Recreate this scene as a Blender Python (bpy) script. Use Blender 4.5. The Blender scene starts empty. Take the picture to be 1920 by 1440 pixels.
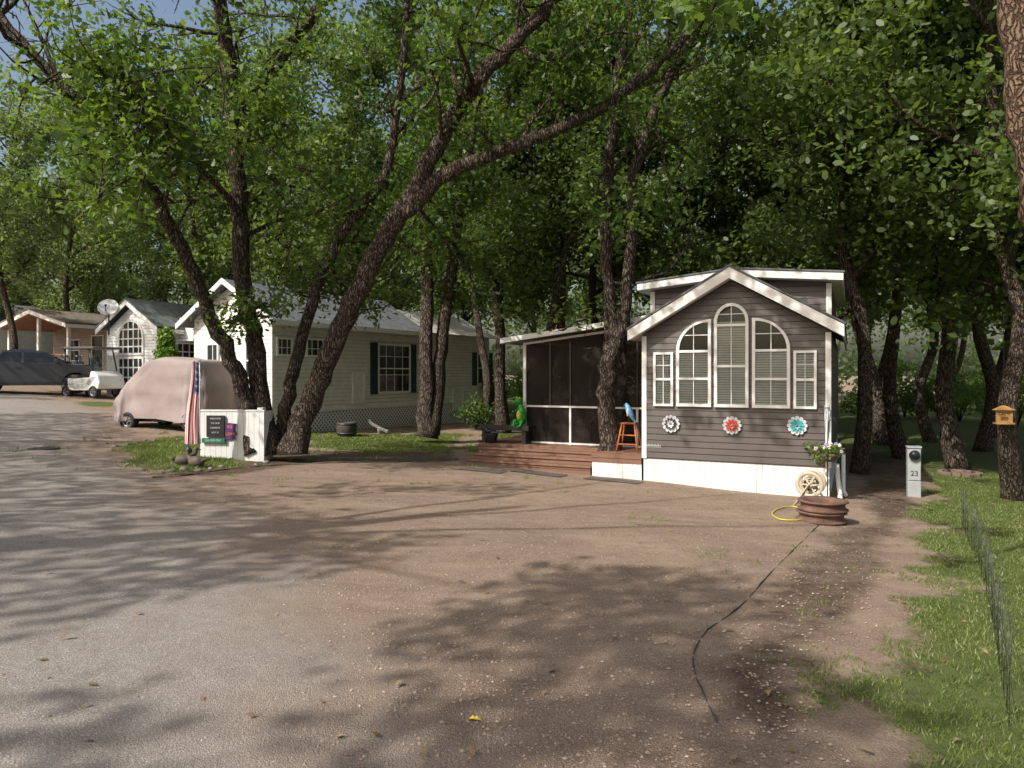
import bpy, math, random, numpy as np
from mathutils import Vector, Matrix
random.seed(7); rng=np.random.default_rng(7)
F=1331.0; CH=1.65; SEL=43.0
SC=bpy.context.scene
# ---------------------------------------------------------------- terrain
def sp(t,k): 
    t=np.clip(t/k,-40,40); return k*np.log1p(np.exp(t))
def hgt(x,y):
    x=np.asarray(x,float); y=np.asarray(y,float)
    xc=10-sp(10-np.clip(x,-45,60),1.5)
    yc=13-sp(13-np.clip(y,-25,60),1.5)
    z=-0.045*xc-0.025*yc+0.02*sp(-np.clip(x,-45,60)-4,1.5)
    und=0.008*(np.sin(2.3*x+1.1*y)+np.sin(1.7*y-1.3*x+1))*np.exp(-(x*x+(y-8)**2)/150)
    return z+und
def H(x,y): return float(hgt(x,y))
def gp(px,py):
    r=(px-960)/F; t=(py-700)/F
    ys=np.linspace(1,95,6000); f=CH-t*ys-hgt(r*ys,ys)
    i=np.argmax(f<0) if (f<0).any() else len(ys)-1
    y=ys[i]; return (float(r*y),float(y),H(r*y,y))
def wp(px,py,d): return ((px-960)/F*d,d,CH-(py-700)/F*d)
# ---------------------------------------------------------------- mesh builder
class MB:
    def __init__(s): s.v=[];s.f=[];s.m=[];s.T=None;s.sm=[]
    def add(s,vs,fs,m=0,sm=False):
        o=len(s.v)
        if s.T is not None: vs=[s.T@Vector(v) for v in vs]
        s.v+=[tuple(v) for v in vs]; s.f+=[tuple(i+o for i in f) for f in fs]
        s.m+=[m]*len(fs); s.sm+=[sm]*len(fs)
    def box(s,x0,x1,y0,y1,z0,z1,m=0):
        s.add([(x0,y0,z0),(x1,y0,z0),(x1,y1,z0),(x0,y1,z0),(x0,y0,z1),(x1,y0,z1),(x1,y1,z1),(x0,y1,z1)],
          [(0,3,2,1),(4,5,6,7),(0,1,5,4),(1,2,6,5),(2,3,7,6),(3,0,4,7)],m)
    def prism(s,poly,a,b,m=0,axis='y'):
        n=len(poly)
        if axis=='y': vs=[(x,a,z) for x,z in poly]+[(x,b,z) for x,z in poly]
        elif axis=='x': vs=[(a,x,z) for x,z in poly]+[(b,x,z) for x,z in poly]
        else: vs=[(x,z,a) for x,z in poly]+[(x,z,b) for x,z in poly]
        fs=[tuple(range(n)),tuple(range(2*n-1,n-1,-1))]+[(i,i+n,(i+1)%n+n,(i+1)%n) for i in range(n)]
        s.add(vs,fs,m)
    def ring(s,o,i,a,b,m=0):
        n=len(o); vs=[(x,a,z) for x,z in o]+[(x,a,z) for x,z in i]+[(x,b,z) for x,z in o]+[(x,b,z) for x,z in i]
        fs=[]
        for k in range(n):
            j=(k+1)%n
            fs+=[(k,j,j+n,k+n),(k+2*n,k+3*n,j+3*n,j+2*n),(k,k+2*n,j+2*n,j),(k+n,j+n,j+3*n,k+3*n)]
        s.add(vs,fs,m)
    def tube(s,pts,rads,n=8,m=0,cap=True,wob=0,sm=True):
        pts=[Vector(p) for p in pts]
        if not hasattr(rads,'__len__'): rads=[rads]*len(pts)
        vs=[];fs=[];N=len(pts)
        t0=(pts[1]-pts[0]).normalized(); up=Vector((0,0,1)) if abs(t0.z)<.9 else Vector((1,0,0))
        a=t0.cross(up).normalized(); W_=[random.uniform(-wob,wob) for _ in range(n)]
        for i,p in enumerate(pts):
            t=(pts[min(i+1,N-1)]-pts[max(i-1,0)]).normalized()
            a=(a-t*a.dot(t)).normalized(); b=t.cross(a)
            for k in range(n):
                th=2*math.pi*k/n; r=rads[i]*(1+((W_[k]*1.3+random.uniform(-wob,wob)*.6) if wob else 0))
                vs.append(p+a*(math.cos(th)*r)+b*(math.sin(th)*r))
        for i in range(N-1):
            for k in range(n):
                k2=(k+1)%n; fs.append((i*n+k,i*n+k2,(i+1)*n+k2,(i+1)*n+k))
        s.add(vs,fs,m,sm)
        if cap: 
            o=len(s.v)-len(vs); s.f+=[tuple(o+k for k in range(n-1,-1,-1)),tuple(o+(N-1)*n+k for k in range(n))]; s.m+=[m,m]; s.sm+=[False,False]
    def lathe(s,c,prof,n=20,m=0,sm=True):
        vs=[];fs=[]
        for r,z in prof:
            for k in range(n):
                th=2*math.pi*k/n; vs.append((c[0]+r*math.cos(th),c[1]+r*math.sin(th),c[2]+z))
        for i in range(len(prof)-1):
            for k in range(n):
                k2=(k+1)%n; fs.append((i*n+k,i*n+k2,(i+1)*n+k2,(i+1)*n+k))
        s.add(vs,fs,m,sm)
    def sph(s,c,r,n=12,m=0,jit=0):
        if not hasattr(r,'__len__'): r=(r,r,r)
        vs=[];fs=[];h=n//2+1
        for i in range(h):
            ph=math.pi*i/(h-1)
            for k in range(n):
                th=2*math.pi*k/n; j=1+random.uniform(-jit,jit)
                vs.append((c[0]+r[0]*math.sin(ph)*math.cos(th)*j,c[1]+r[1]*math.sin(ph)*math.sin(th)*j,c[2]+r[2]*math.cos(ph)*j))
        for i in range(h-1):
            for k in range(n):
                k2=(k+1)%n; fs.append((i*n+k,(i+1)*n+k,(i+1)*n+k2,i*n+k2))
        s.add(vs,fs,m,True)
def link(o): SC.collection.objects.link(o); return o
def mkmesh(name,mb,mats):
    me=bpy.data.meshes.new(name); me.from_pydata(mb.v,[],mb.f)
    if not isinstance(mats,(list,tuple)): mats=[mats]
    for m in mats: me.materials.append(m)
    me.polygons.foreach_set('material_index',mb.m); me.polygons.foreach_set('use_smooth',mb.sm); me.update(); return me
def part(name,mb,mats,parent=None,bevel=0,label=None):
    o=link(bpy.data.objects.new(name,mkmesh(name,mb,mats)))
    if parent is not None: o.parent=parent
    if bevel:
        b=o.modifiers.new('b','BEVEL'); b.width=bevel; b.segments=3; b.limit_method='ANGLE'; b.angle_limit=.6
    if label: o['label']=label
    return o
def top(name,loc,rot,label,cat,group=None):
    o=link(bpy.data.objects.new(name,None)); o.location=loc; o.rotation_euler=(0,0,rot); o.empty_display_size=.2
    o['label']=label;o['category']=cat
    if group:o['group']=group
    return o
def solo(name,mb,mats,loc,rot,label,cat,bevel=0,group=None):
    o=part(name,mb,mats,None,bevel); o.location=loc;o.rotation_euler=(0,0,rot);o['label']=label;o['category']=cat
    if group:o['group']=group
    return o
# ---------------------------------------------------------------- materials
class NT:
    def __init__(s,name):
        s.mat=bpy.data.materials.new(name); s.mat.use_nodes=True; s.nt=s.mat.node_tree
        s.b=s.nt.nodes['Principled BSDF']; s.out=s.nt.nodes['Material Output']
    def n(s,t,**k):
        nd=s.nt.nodes.new(t)
        for a,b in k.items(): setattr(nd,a,b)
        return nd
    def l(s,a,b): s.nt.links.new(a,b)
    def coord(s): return s.n('ShaderNodeTexCoord').outputs['Object']
    def noise(s,sc,det=4,rough=.6,vec=None,out='Fac'):
        nd=s.n('ShaderNodeTexNoise'); nd.inputs['Scale'].default_value=sc; nd.inputs['Detail'].default_value=det; nd.inputs['Roughness'].default_value=rough
        s.l(vec if vec is not None else s.coord(),nd.inputs['Vector']); return nd.outputs[out]
    def vor(s,sc,vec=None,out='Distance',rnd=1,feat='F1'):
        nd=s.n('ShaderNodeTexVoronoi',feature=feat); nd.inputs['Scale'].default_value=sc; nd.inputs['Randomness'].default_value=rnd
        s.l(vec if vec is not None else s.coord(),nd.inputs['Vector']); return nd.outputs[out]
    def ramp(s,fac,stops):
        nd=s.n('ShaderNodeValToRGB'); e=nd.color_ramp.elements
        while len(e)<len(stops): e.new(.5)
        for i,(p,c) in enumerate(stops):
            e[i].position=p; e[i].color=(*c,1) if hasattr(c,'__len__') else (c,c,c,1)
        s.l(fac,nd.inputs['Fac']); return nd.outputs['Color']
    def mix(s,fac,a,b,mode='MIX'):
        nd=s.n('ShaderNodeMix',data_type='RGBA',blend_type=mode)
        for v,i in ((fac,0),(a,6),(b,7)):
            if isinstance(v,(int,float)): nd.inputs[i].default_value=v if i==0 else (v,v,v,1)
            elif isinstance(v,tuple): nd.inputs[i].default_value=(*v,1)
            else: s.l(v,nd.inputs[i])
        return nd.outputs[2]
    def math(s,op,a,b=0,c=None):
        nd=s.n('ShaderNodeMath',operation=op)
        for v,i in ((a,0),(b,1),(c,2)):
            if v is None: continue
            if isinstance(v,(int,float)): nd.inputs[i].default_value=v
            else: s.l(v,nd.inputs[i])
        return nd.outputs[0]
    def bump(s,h,st=.5,dist=.01,target=None):
        nd=s.n('ShaderNodeBump'); nd.inputs['Strength'].default_value=st; nd.inputs['Distance'].default_value=dist
        s.l(h,nd.inputs['Height']); s.l(nd.outputs[0],(target or s.b).inputs['Normal']); return nd.outputs[0]
def basic(name,col,rough=.6,var=.25,sc=6,bump=.0,bs=50,metal=0,dirt=None):
    t=NT(name); f=t.noise(sc,6)
    c=t.ramp(f,[(.3,tuple(x*(1-var) for x in col)),(.7,tuple(min(1,x*(1+var)) for x in col))])
    if dirt: c=t.mix(t.ramp(t.noise(2.2,8,.7),[(.5,0.),(.75,.7)]),c,dirt)
    t.l(c,t.b.inputs['Base Color']); t.b.inputs['Roughness'].default_value=rough; t.b.inputs['Metallic'].default_value=metal
    if bump: t.bump(t.noise(bs,5),bump,.01)
    return t.mat
def siding(name,col,course=.11,axis='Z',groove=.12,dark=.35,rough=.45,dirt=(.2,.17,.13)):
    t=NT(name); c=t.coord(); s=t.n('ShaderNodeSeparateXYZ'); t.l(c,s.inputs[0])
    src=s.outputs['Z'] if axis=='Z' else t.math('ADD',s.outputs['X'],s.outputs['Y'])
    fr=t.math('FRACT',t.math('DIVIDE',t.math('ADD',src,50),course))
    base=t.ramp(t.noise(3,6),[(.3,tuple(x*.86 for x in col)),(.7,tuple(min(1,x*1.1) for x in col))])
    base=t.mix(t.ramp(t.noise(1.3,8,.7),[(.52,0.),(.8,.35)]),base,dirt)
    g=t.ramp(fr,[(0,1.),(groove*.6,1.),(groove,0.),(1.,0.)])
    col2=t.mix(g,base,tuple(x*dark for x in col)); t.l(col2,t.b.inputs['Base Color'])
    t.b.inputs['Roughness'].default_value=rough
    hh=t.math('SUBTRACT',1,g) if axis!='Z' else t.math('SUBTRACT',t.math('SUBTRACT',1,fr),t.math('MULTIPLY',g,.4))
    t.bump(hh,.9,.018); return t.mat
def shingle(name,col):
    t=NT(name); c=t.coord(); b=t.n('ShaderNodeTexBrick'); t.l(c,b.inputs['Vector'])
    b.inputs['Scale'].default_value=1; b.inputs['Brick Width'].default_value=.3; b.inputs['Row Height'].default_value=.14; b.inputs['Mortar Size'].default_value=.008
    b.inputs['Color1'].default_value=(*[x*.75 for x in col],1); b.inputs['Color2'].default_value=(*[x*1.25 for x in col],1); b.inputs['Mortar'].default_value=(*[x*.4 for x in col],1)
    cc=t.mix(.5,b.outputs['Color'],t.ramp(t.noise(4,8),[(.35,tuple(x*.6 for x in col)),(.7,tuple(x*1.4 for x in col))]))
    t.l(cc,t.b.inputs['Base Color']); t.b.inputs['Roughness'].default_value=.9; t.bump(t.noise(150,3),.5,.01); return t.mat
def leafmat(name,dark,mid,light,trans=.35):
    t=NT(name); g=t.n('ShaderNodeNewGeometry'); oi=t.n('ShaderNodeObjectInfo')
    f=t.math('ADD',t.math('MULTIPLY',g.outputs['Random Per Island'],.45),t.math('MULTIPLY',t.noise(.9,3,.6,g.outputs['Position']),.6))
    f=t.math('ADD',f,t.math('MULTIPLY',oi.outputs['Random'],.12))
    c=t.ramp(f,[(.25,dark),(.55,mid),(.9,light)])
    t.l(c,t.b.inputs['Base Color']); t.b.inputs['Roughness'].default_value=.45; t.b.inputs['Specular IOR Level'].default_value=.5
    tr=t.n('ShaderNodeBsdfTranslucent'); t.l(t.mix(1.0,c,(1.35,1.35,.55),'MULTIPLY'),tr.inputs['Color'])
    br=t.n('ShaderNodeMixShader'); br.inputs[0].default_value=trans
    t.l(t.b.outputs[0],br.inputs[1]); t.l(tr.outputs[0],br.inputs[2]); t.l(br.outputs[0],t.out.inputs['Surface']); return t.mat
def barkmat(name,a,b):
    t=NT(name); mp=t.n('ShaderNodeMapping'); mp.inputs['Scale'].default_value=(1,1,.2)
    wv=t.n('ShaderNodeVectorMath',operation='ADD'); nz=t.noise(6,3,.6,None,'Color'); sc=t.n('ShaderNodeVectorMath',operation='SCALE'); t.l(nz,sc.inputs[0]); sc.inputs['Scale'].default_value=.12
    t.l(t.coord(),wv.inputs[0]); t.l(sc.outputs[0],wv.inputs[1]); t.l(wv.outputs[0],mp.inputs['Vector'])
    v=mp.outputs[0]; n1=t.noise(30,6,.75,v); e=t.vor(24,v,'Distance',1,'DISTANCE_TO_EDGE'); ed=t.ramp(e,[(0,0.),(.22,1.)])
    h=t.math('ADD',t.math('MULTIPLY',n1,.7),t.math('MULTIPLY',ed,.6))
    c=t.ramp(h,[(.3,tuple(x*.3 for x in a)),(.6,a),(1.0,b)])
    c=t.mix(t.ramp(t.noise(1.6,4),[(.45,0.),(.7,.45)]),c,tuple(x*.6 for x in b))
    t.l(c,t.b.inputs['Base Color']); t.b.inputs['Roughness'].default_value=.95; t.b.inputs['Specular IOR Level'].default_value=.15; t.bump(h,1.0,.06); return t.mat
LEAF=leafmat('oak_leaves',(.052,.092,.026),(.100,.155,.044),(.18,.25,.08),.55)
LEAFN=leafmat('oak_leaves_near',(.044,.086,.018),(.092,.160,.034),(.19,.275,.06),.52)
LEAFS=leafmat('shrub_leaves',(.06,.10,.025),(.12,.195,.045),(.22,.31,.07),.55)
LEAFF=leafmat('far_leaves_hazed',(.10,.145,.07),(.165,.225,.11),(.25,.32,.16),.55)  # paler leaf green paints haze and brightness into the far woods
BARK=barkmat('oak_bark',(.068,.052,.042),(.21,.165,.13))
BARK2=barkmat('oak_bark_warm',(.14,.09,.06),(.33,.23,.16))
WHITE=basic('white_trim',(.78,.77,.75),.5,.06,4,.05,80,dirt=(.62,.59,.53))
# ---------------------------------------------------------------- value noise
_lat=rng.random((128,128))
def vnoise(x,y,s):
    x=np.asarray(x)/s+37.3; y=np.asarray(y)/s+71.7; xi=np.floor(x).astype(int); yi=np.floor(y).astype(int); fx=x-xi; fy=y-yi
    fx=fx*fx*(3-2*fx); fy=fy*fy*(3-2*fy); g=lambda i,j:_lat[i%128,j%128]
    return (g(xi,yi)*(1-fx)+g(xi+1,yi)*fx)*(1-fy)+(g(xi,yi+1)*(1-fx)+g(xi+1,yi+1)*fx)*fy
def sdpoly(x,y,P):
    x=np.asarray(x,float);y=np.asarray(y,float); d=np.full(x.shape,1e9); ins=np.zeros(x.shape,bool); n=len(P)
    for i in range(n):
        ax,ay=P[i][:2]; bx,by=P[(i+1)%n][:2]; ex,ey=bx-ax,by-ay; L=ex*ex+ey*ey+1e-9
        t=np.clip(((x-ax)*ex+(y-ay)*ey)/L,0,1); d=np.minimum(d,np.hypot(x-ax-t*ex,y-ay-t*ey))
        c=((ay>y)!=(by>y)); xi=ax+(y-ay)*ex/(ey if abs(ey)>1e-9 else 1e-9); ins^=c&(x<xi)
    return np.where(ins,d,-d)
G=lambda L:[gp(*p)[:2] for p in L]
ROAD=G([(0,736),(95,743),(135,757),(215,775),(195,800),(165,840),(285,897),(400,960),(510,1050),(630,1200),(780,1440)])+[(-.1,1.2),(1.6,-3),(4,-22),(-60,-22),(-60,40)]
DRIVE=G([(285,900),(450,892),(560,868),(860,866),(870,890),(1205,905),(1590,945),(1625,985),(1530,992),(1380,1140),(1300,1230),(1340,1360),(1380,1440)])+[(2.0,1.0),(1.5,-2),(-3,1),(-6,6)]
LAWN=G([(1730,885),(1705,950),(1720,1010),(1670,1090),(1610,1180),(1490,1270),(1450,1340),(1560,1390),(1570,1440)])+[(1.7,1.5),(3,-4),(40,-4),(40,26),(11,22)]
GL=[LAWN,G([(185,832),(330,818),(500,826),(480,872),(370,892),(290,896)]),G([(560,812),(880,812),(868,845),(580,850)]),G([(135,752),(235,754),(235,770),(170,770)]),
    [(-1.3,17),(1,17),(2.3,21),(1,40),(-.4,30)],[(12,22),(40,22),(60,60),(-60,60),(-30,45),(-12,38),(-2,34),(6,30)]]
SOILP=G([(1590,850),(1740,850),(1740,930),(1690,1010),(1650,1180),(1500,1290),(1560,1380),(1600,1440),(1400,1440),(1350,1360),(1310,1230),(1400,1140),(1540,995),(1620,985)])
SOIL2=G([(460,842),(860,847),(860,866),(560,870),(440,895),(290,897),(300,888),(440,872)])
def ss(d,a,b): t=np.clip((d-a)/(b-a),0,1); return t*t*(3-2*t)
def masks(x,y):
    n=(vnoise(x,y,.8)-.5)*1.0+(vnoise(x,y,.25)-.5)*.5
    road=ss(sdpoly(x,y,ROAD)+n*.9,-.7,1.0)
    g=np.zeros(np.shape(x))
    for P in GL: g=np.maximum(g,ss(sdpoly(x,y,P)+n*.8,-.35,.8))
    soil=np.maximum(ss(sdpoly(x,y,SOILP)+n*.3,-.1,.3)*(.6+.4*vnoise(x,y,1.2)),ss(sdpoly(x,y,SOIL2)+n*.3,-.2,.3)*.9)
    far=ss(sdpoly(x,y,[(-1,20.5),(3,19),(11,13),(13,13.3),(60,14),(60,90),(-5,90)]),0,2)
    soil=np.maximum(soil,far*.55)
    return road,g,soil
def groundmat():
    t=NT('terrain_surface'); pos=t.n('ShaderNodeNewGeometry').outputs['Position']
    at=lambda n:t.n('ShaderNodeAttribute',attribute_name=n).outputs['Fac']
    big=t.noise(.7,5,.6,pos); mid=t.noise(6,6,.65,pos); fine=t.noise(110,4,.7,pos); v1=t.vor(120,pos,'Color'); vd=t.vor(120,pos)
    v2=t.n('ShaderNodeSeparateColor'); t.l(v1,v2.inputs[0]); peb=v2.outputs[0]
    grav=t.ramp(mid,[(.3,(.235,.163,.115)),(.7,(.35,.255,.188))])
    grav=t.mix(t.ramp(big,[(.35,.6),(.65,0.)]),grav,(.18,.122,.086))
    mp=t.n('ShaderNodeMapping'); mp.inputs['Scale'].default_value=(.45,1.6,1); mp.inputs['Rotation'].default_value=(0,0,.35); t.l(pos,mp.inputs[0])
    grav=t.mix(t.ramp(t.noise(1.6,5,.65,mp.outputs[0]),[(.45,0.),(.7,.55)]),grav,(.42,.32,.24))
    grav=t.mix(t.ramp(t.noise(2.6,8,.75,pos),[(.55,0.),(.7,.5)]),grav,(.15,.10,.072))
    grav=t.mix(t.ramp(peb,[(.62,0.),(.95,.6)]),grav,(.46,.38,.31)); grav=t.mix(t.ramp(fine,[(.35,.5),(.52,0.)]),grav,(.12,.082,.06))
    road=t.ramp(mid,[(.3,(.222,.198,.178)),(.7,(.288,.26,.235))])
    v3=t.n('ShaderNodeSeparateColor'); t.l(t.vor(150,pos,'Color'),v3.inputs[0])
    road=t.mix(t.ramp(v3.outputs[1],[(.7,0.),(1.,.8)]),road,(.52,.45,.38)); road=t.mix(t.ramp(v3.outputs[0],[(.0,.6),(.25,0.)]),road,(.10,.09,.08))
    road=t.mix(t.ramp(t.noise(1.1,6,.7,pos),[(.45,0.),(.7,.6)]),road,(.20,.165,.138))
    soil=t.ramp(t.noise(14,8,.75,pos),[(.3,(.05,.034,.025)),(.55,(.12,.082,.058)),(.8,(.24,.175,.13))])
    soil=t.mix(t.ramp(peb,[(.9,0.),(.98,.5)]),soil,(.28,.23,.18))
    gr=t.ramp(t.noise(9,8,.7,pos),[(.3,(.065,.085,.024)),(.6,(.12,.145,.045)),(.8,(.24,.20,.11))])
    c=t.mix(at('wroad'),grav,road)
    sm=t.ramp(t.math('ADD',at('wsoil'),t.math('MULTIPLY',t.math('SUBTRACT',t.noise(5,6,.7,pos),.5),1.1)),[(.30,0.),(.85,1.)])
    c=t.mix(sm,c,soil)
    gm=t.ramp(t.math('ADD',at('wgrass'),t.math('MULTIPLY',t.math('SUBTRACT',t.noise(5,7,.8,pos),.5),1.6)),[(.38,0.),(.68,1.)])
    c=t.mix(gm,c,gr)
    t.l(c,t.b.inputs['Base Color']); t.b.inputs['Roughness'].default_value=.95; t.b.inputs['Specular IOR Level'].default_value=.2
    h=t.math('ADD',t.math('MULTIPLY',t.noise(30,8,.75,pos),1.2),t.math('MULTIPLY',vd,-.5))
    h=t.math('MULTIPLY',h,t.math('SUBTRACT',1.0,t.math('MULTIPLY',at('wroad'),.6)))
    t.bump(h,.9,.016); return t.mat
TERR=groundmat()
def axis(a,b,st,lo,hi,g=1.18):
    c=list(np.arange(a,b+1e-6,st)); s=st; x=a; L=[]
    while x>lo: s*=g; x-=s; L.append(x)
    s=st; x=c[-1]; R=[]
    while x<hi: s*=g; x+=s; R.append(x)
    return np.array(L[::-1]+c+R)
AX=axis(-14,13,.15,-420,420); AY=axis(0,22,.15,-300,600)
GX,GY=np.meshgrid(AX,AY,indexing='ij')
def sheet(name,P,off,label,cat):
    nx,ny=GX.shape; idx=np.arange(nx*ny).reshape(nx,ny)
    q=np.stack([idx[:-1,:-1],idx[1:,:-1],idx[1:,1:],idx[:-1,1:]],-1).reshape(-1,4)
    cx=(GX[:-1,:-1]+GX[1:,1:])/2; cy=(GY[:-1,:-1]+GY[1:,1:])/2
    if P is not None: q=q[(sdpoly(cx,cy,P)>-.05).reshape(-1)]
    u,inv=np.unique(q.reshape(-1),return_inverse=True)
    x=GX.reshape(-1)[u]; y=GY.reshape(-1)[u]; z=hgt(x,y)+off
    if P is not None: z=hgt(x,y)-.003+(off+.003)*ss(sdpoly(x,y,P),0.0,.45)   # edges feather below the sheet underneath
    me=bpy.data.meshes.new(name); me.from_pydata(np.stack([x,y,z],1).tolist(),[],inv.reshape(-1,4).tolist())
    for nm,w in zip(('wroad','wgrass','wsoil'),masks(x,y)):
        a=me.attributes.new(nm,'FLOAT','POINT'); a.data.foreach_set('value',w.astype(np.float32))
    me.materials.append(TERR); me.polygons.foreach_set('use_smooth',[True]*len(me.polygons)); me.update()
    o=link(bpy.data.objects.new(name,me)); o['kind']='structure'; o['label']=label; o['category']=cat; return o
sheet('ground',None,0,'bare soil and patchy lawn around the homes','ground')
sheet('driveway',DRIVE,.004,'brown compacted gravel parking pad before the dark cabin','driveway')
sheet('road',ROAD,.009,'grey weathered asphalt lane with exposed aggregate','road')
# ---------------------------------------------------------------- leaves & trees
OAK=np.array([(0,0,0),(.10,.2,.03),(.07,.32,.02),(.25,.48,.06),(.13,.6,.03),(.27,.78,.05),(.1,.86,.02),(0,1,-.04),(-.1,.86,.02),(-.27,.78,.05),(-.13,.6,.03),(-.25,.48,.06),(-.07,.32,.02),(-.10,.2,.03)])
SIM=np.array([(0,0,0),(.24,.32,.05),(.26,.75,.05),(0,1,-.03),(-.26,.75,.05),(-.24,.32,.05)])
def polys_np(name,V,k,mat):
    N=len(V)//k; me=bpy.data.meshes.new(name); me.vertices.add(N*k); me.vertices.foreach_set('co',V.astype(np.float32).reshape(-1))
    me.loops.add(N*k); me.loops.foreach_set('vertex_index',np.arange(N*k,dtype=np.int32)); me.polygons.add(N); me.polygons.foreach_set('loop_start',np.arange(N,dtype=np.int32)*k)
    me.materials.append(mat); me.update(calc_edges=True); return me
def leafV(C,rad,per,size,tm,rs,up=.7,flat=.65):
    C=np.asarray(C); n=len(C)*per; c=np.repeat(C,per,0); r=np.repeat(np.broadcast_to(rad,(len(C),)),per)[:,None]
    d=rs.normal(size=(n,3))*np.array([1,1,flat]); p=c+d*r*.6
    nn=rs.normal(size=(n,3)); nn[:,2]+=up; nn/=np.linalg.norm(nn,axis=1)[:,None]
    t=rs.normal(size=(n,3)); t-=nn*(t*nn).sum(1)[:,None]; t/=np.linalg.norm(t,axis=1)[:,None]; b=np.cross(nn,t)
    s=size*(.6+.7*rs.random((n,1)))
    V=p[:,None,:]+(t[:,None,:]*tm[None,:,1:2]+b[:,None,:]*tm[None,:,0:1]+nn[:,None,:]*tm[None,:,2:3])*s[:,None,:]
    return V.reshape(-1,3)
def smooth(pts,rads,sub=5):
    P=[Vector(p) for p in pts]; o=[];R=[]
    for i in range(len(P)-1):
        a=P[max(i-1,0)];b=P[i];c=P[i+1];d=P[min(i+2,len(P)-1)]
        for k in range(sub):
            t=k/sub; o.append(.5*((2*b)+(c-a)*t+(2*a-5*b+4*c-d)*t*t+(3*b-a-3*c+d)*t**3)); R.append(rads[i]*(1-t)+rads[i+1]*t)
    o.append(P[-1]);R.append(rads[-1]); return o,R
def rv(): return Vector((random.gauss(0,1),random.gauss(0,1),random.gauss(0,1)))
def grow(mb,pts,rads,f0,nb,L,cl,dep=0,zmin=-9):
    n=len(pts)
    for k in range(nb):
        f=f0+(1-f0)*(k+random.random())/nb; i=min(int(f*(n-1)),n-2); p=pts[i]; tan=(pts[i+1]-pts[i]).normalized()
        d=(tan*.55+rv()*.6+Vector((0,0,.22))).normalized(); ll=L*random.uniform(.55,1.25); path=[p.copy()]
        for q in range(5):
            d=(d+rv()*.24+Vector((0,0,.03))).normalized(); path.append(path[-1]+d*ll/5)
        if path[-1].z<zmin: continue
        r=min(rads[i]*.6,.022*ll+.008); mb.tube(path,[r*(1-.16*q) for q in range(6)],5 if dep==0 else 3,cap=False)
        if dep==0:
            grow(mb,path,[r]*6,.3,4,ll*.5,cl,1,zmin); cl+= [tuple(x) for x in path[3:]]
        else: cl+=[tuple(path[3]),tuple(path[5])]
KEY=[]
def build_tree(name,base,limbs,label,cat='tree',group=None,nb=8,L=2.0,f0=.4,per=45,size=.15,tm=OAK,leaf=None,bark=None,zmin=-9,clr=.4,extra=None,flare=1.0,filt=None,seed=1,rs_=1.0,prune=.72):
    random.seed(seed); rs=np.random.default_rng(seed)
    mb=MB(); cl=[]; base=Vector(base)
    for li in limbs:
        pts,r=li[0],li[1]; o=li[2] if len(li)>2 else {}
        pts=[Vector(p)-base for p in pts]; P,R=smooth(pts,[q*rs_ for q in r])
        for i in range(1,len(P)-1): P[i]=P[i]+rv()*min(.025,R[i]*.16)
        if flare and o.get('root'):
            for i in range(min(5,len(R))): R[i]*=1+.5*flare*(1-i/5)**2
        mb.tube(P,R,16,wob=.08)
        grow(mb,P,R,o.get('f0',f0),o.get('nb',nb),o.get('L',L),cl,0,zmin)
    if filt: cl=[c for c in cl if filt(c[0]+base.x,c[1]+base.y,c[2]+base.z)]
    if KEY:  # keep the big limbs open: prune sprays that hang in front of them
        K=np.array(KEY); out=[]
        for c in cl:
            x,y,z=c[0]+base.x,c[1]+base.y,c[2]+base.z
            near=(np.hypot(K[:,0]-x,K[:,2]-z)<.45)&(K[:,1]>y-.25)&(K[:,1]<y+3.5)
            if near.any() and random.random()<prune: continue
            out.append(c)
        cl=out
    if extra:
        for e in extra:
            c=Vector(e)-base; cl.append(tuple(c)); q=min(cl[:-1],key=lambda w:abs((Vector(w)-c).length-.8)); mb.tube([q,((Vector(q)+c)/2+rv()*.05),c],[.02,.015,.006],4,cap=False)
    t=top(name,base,0,label,cat,group)
    part('trunk',mb,bark or BARK,t)
    o=link(bpy.data.objects.new('crown',polys_np('crown',leafV(cl,clr,per,size,tm,rs),len(tm),leaf or LEAFN))); o.parent=t
    return t
def W(L): return [wp(*p) for p in L]
b1=gp(500,850)
def f1(x,y,z):
    px=960+F*x/y; py=700-F*(z-CH)/y
    return not (py>470 and random.random()<.8) and y>8 and not(px<110 and py<110 and random.random()<.85) and not (170<px<340 and py<80 and random.random()<.85)
random.seed(4)
ex1=[wp(random.gauss(235,80),max(75,random.gauss(225,85)),random.uniform(10.5,12.3)) for _ in range(105)]+[wp(random.gauss(475,32),random.gauss(585,28),13.9) for _ in range(8)]+[wp(random.gauss(430,35),random.gauss(590,25),13.6) for _ in range(6)]+[wp(random.gauss(520,40),random.gauss(300,70),random.uniform(13.2,14.8)) for _ in range(22)]
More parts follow.
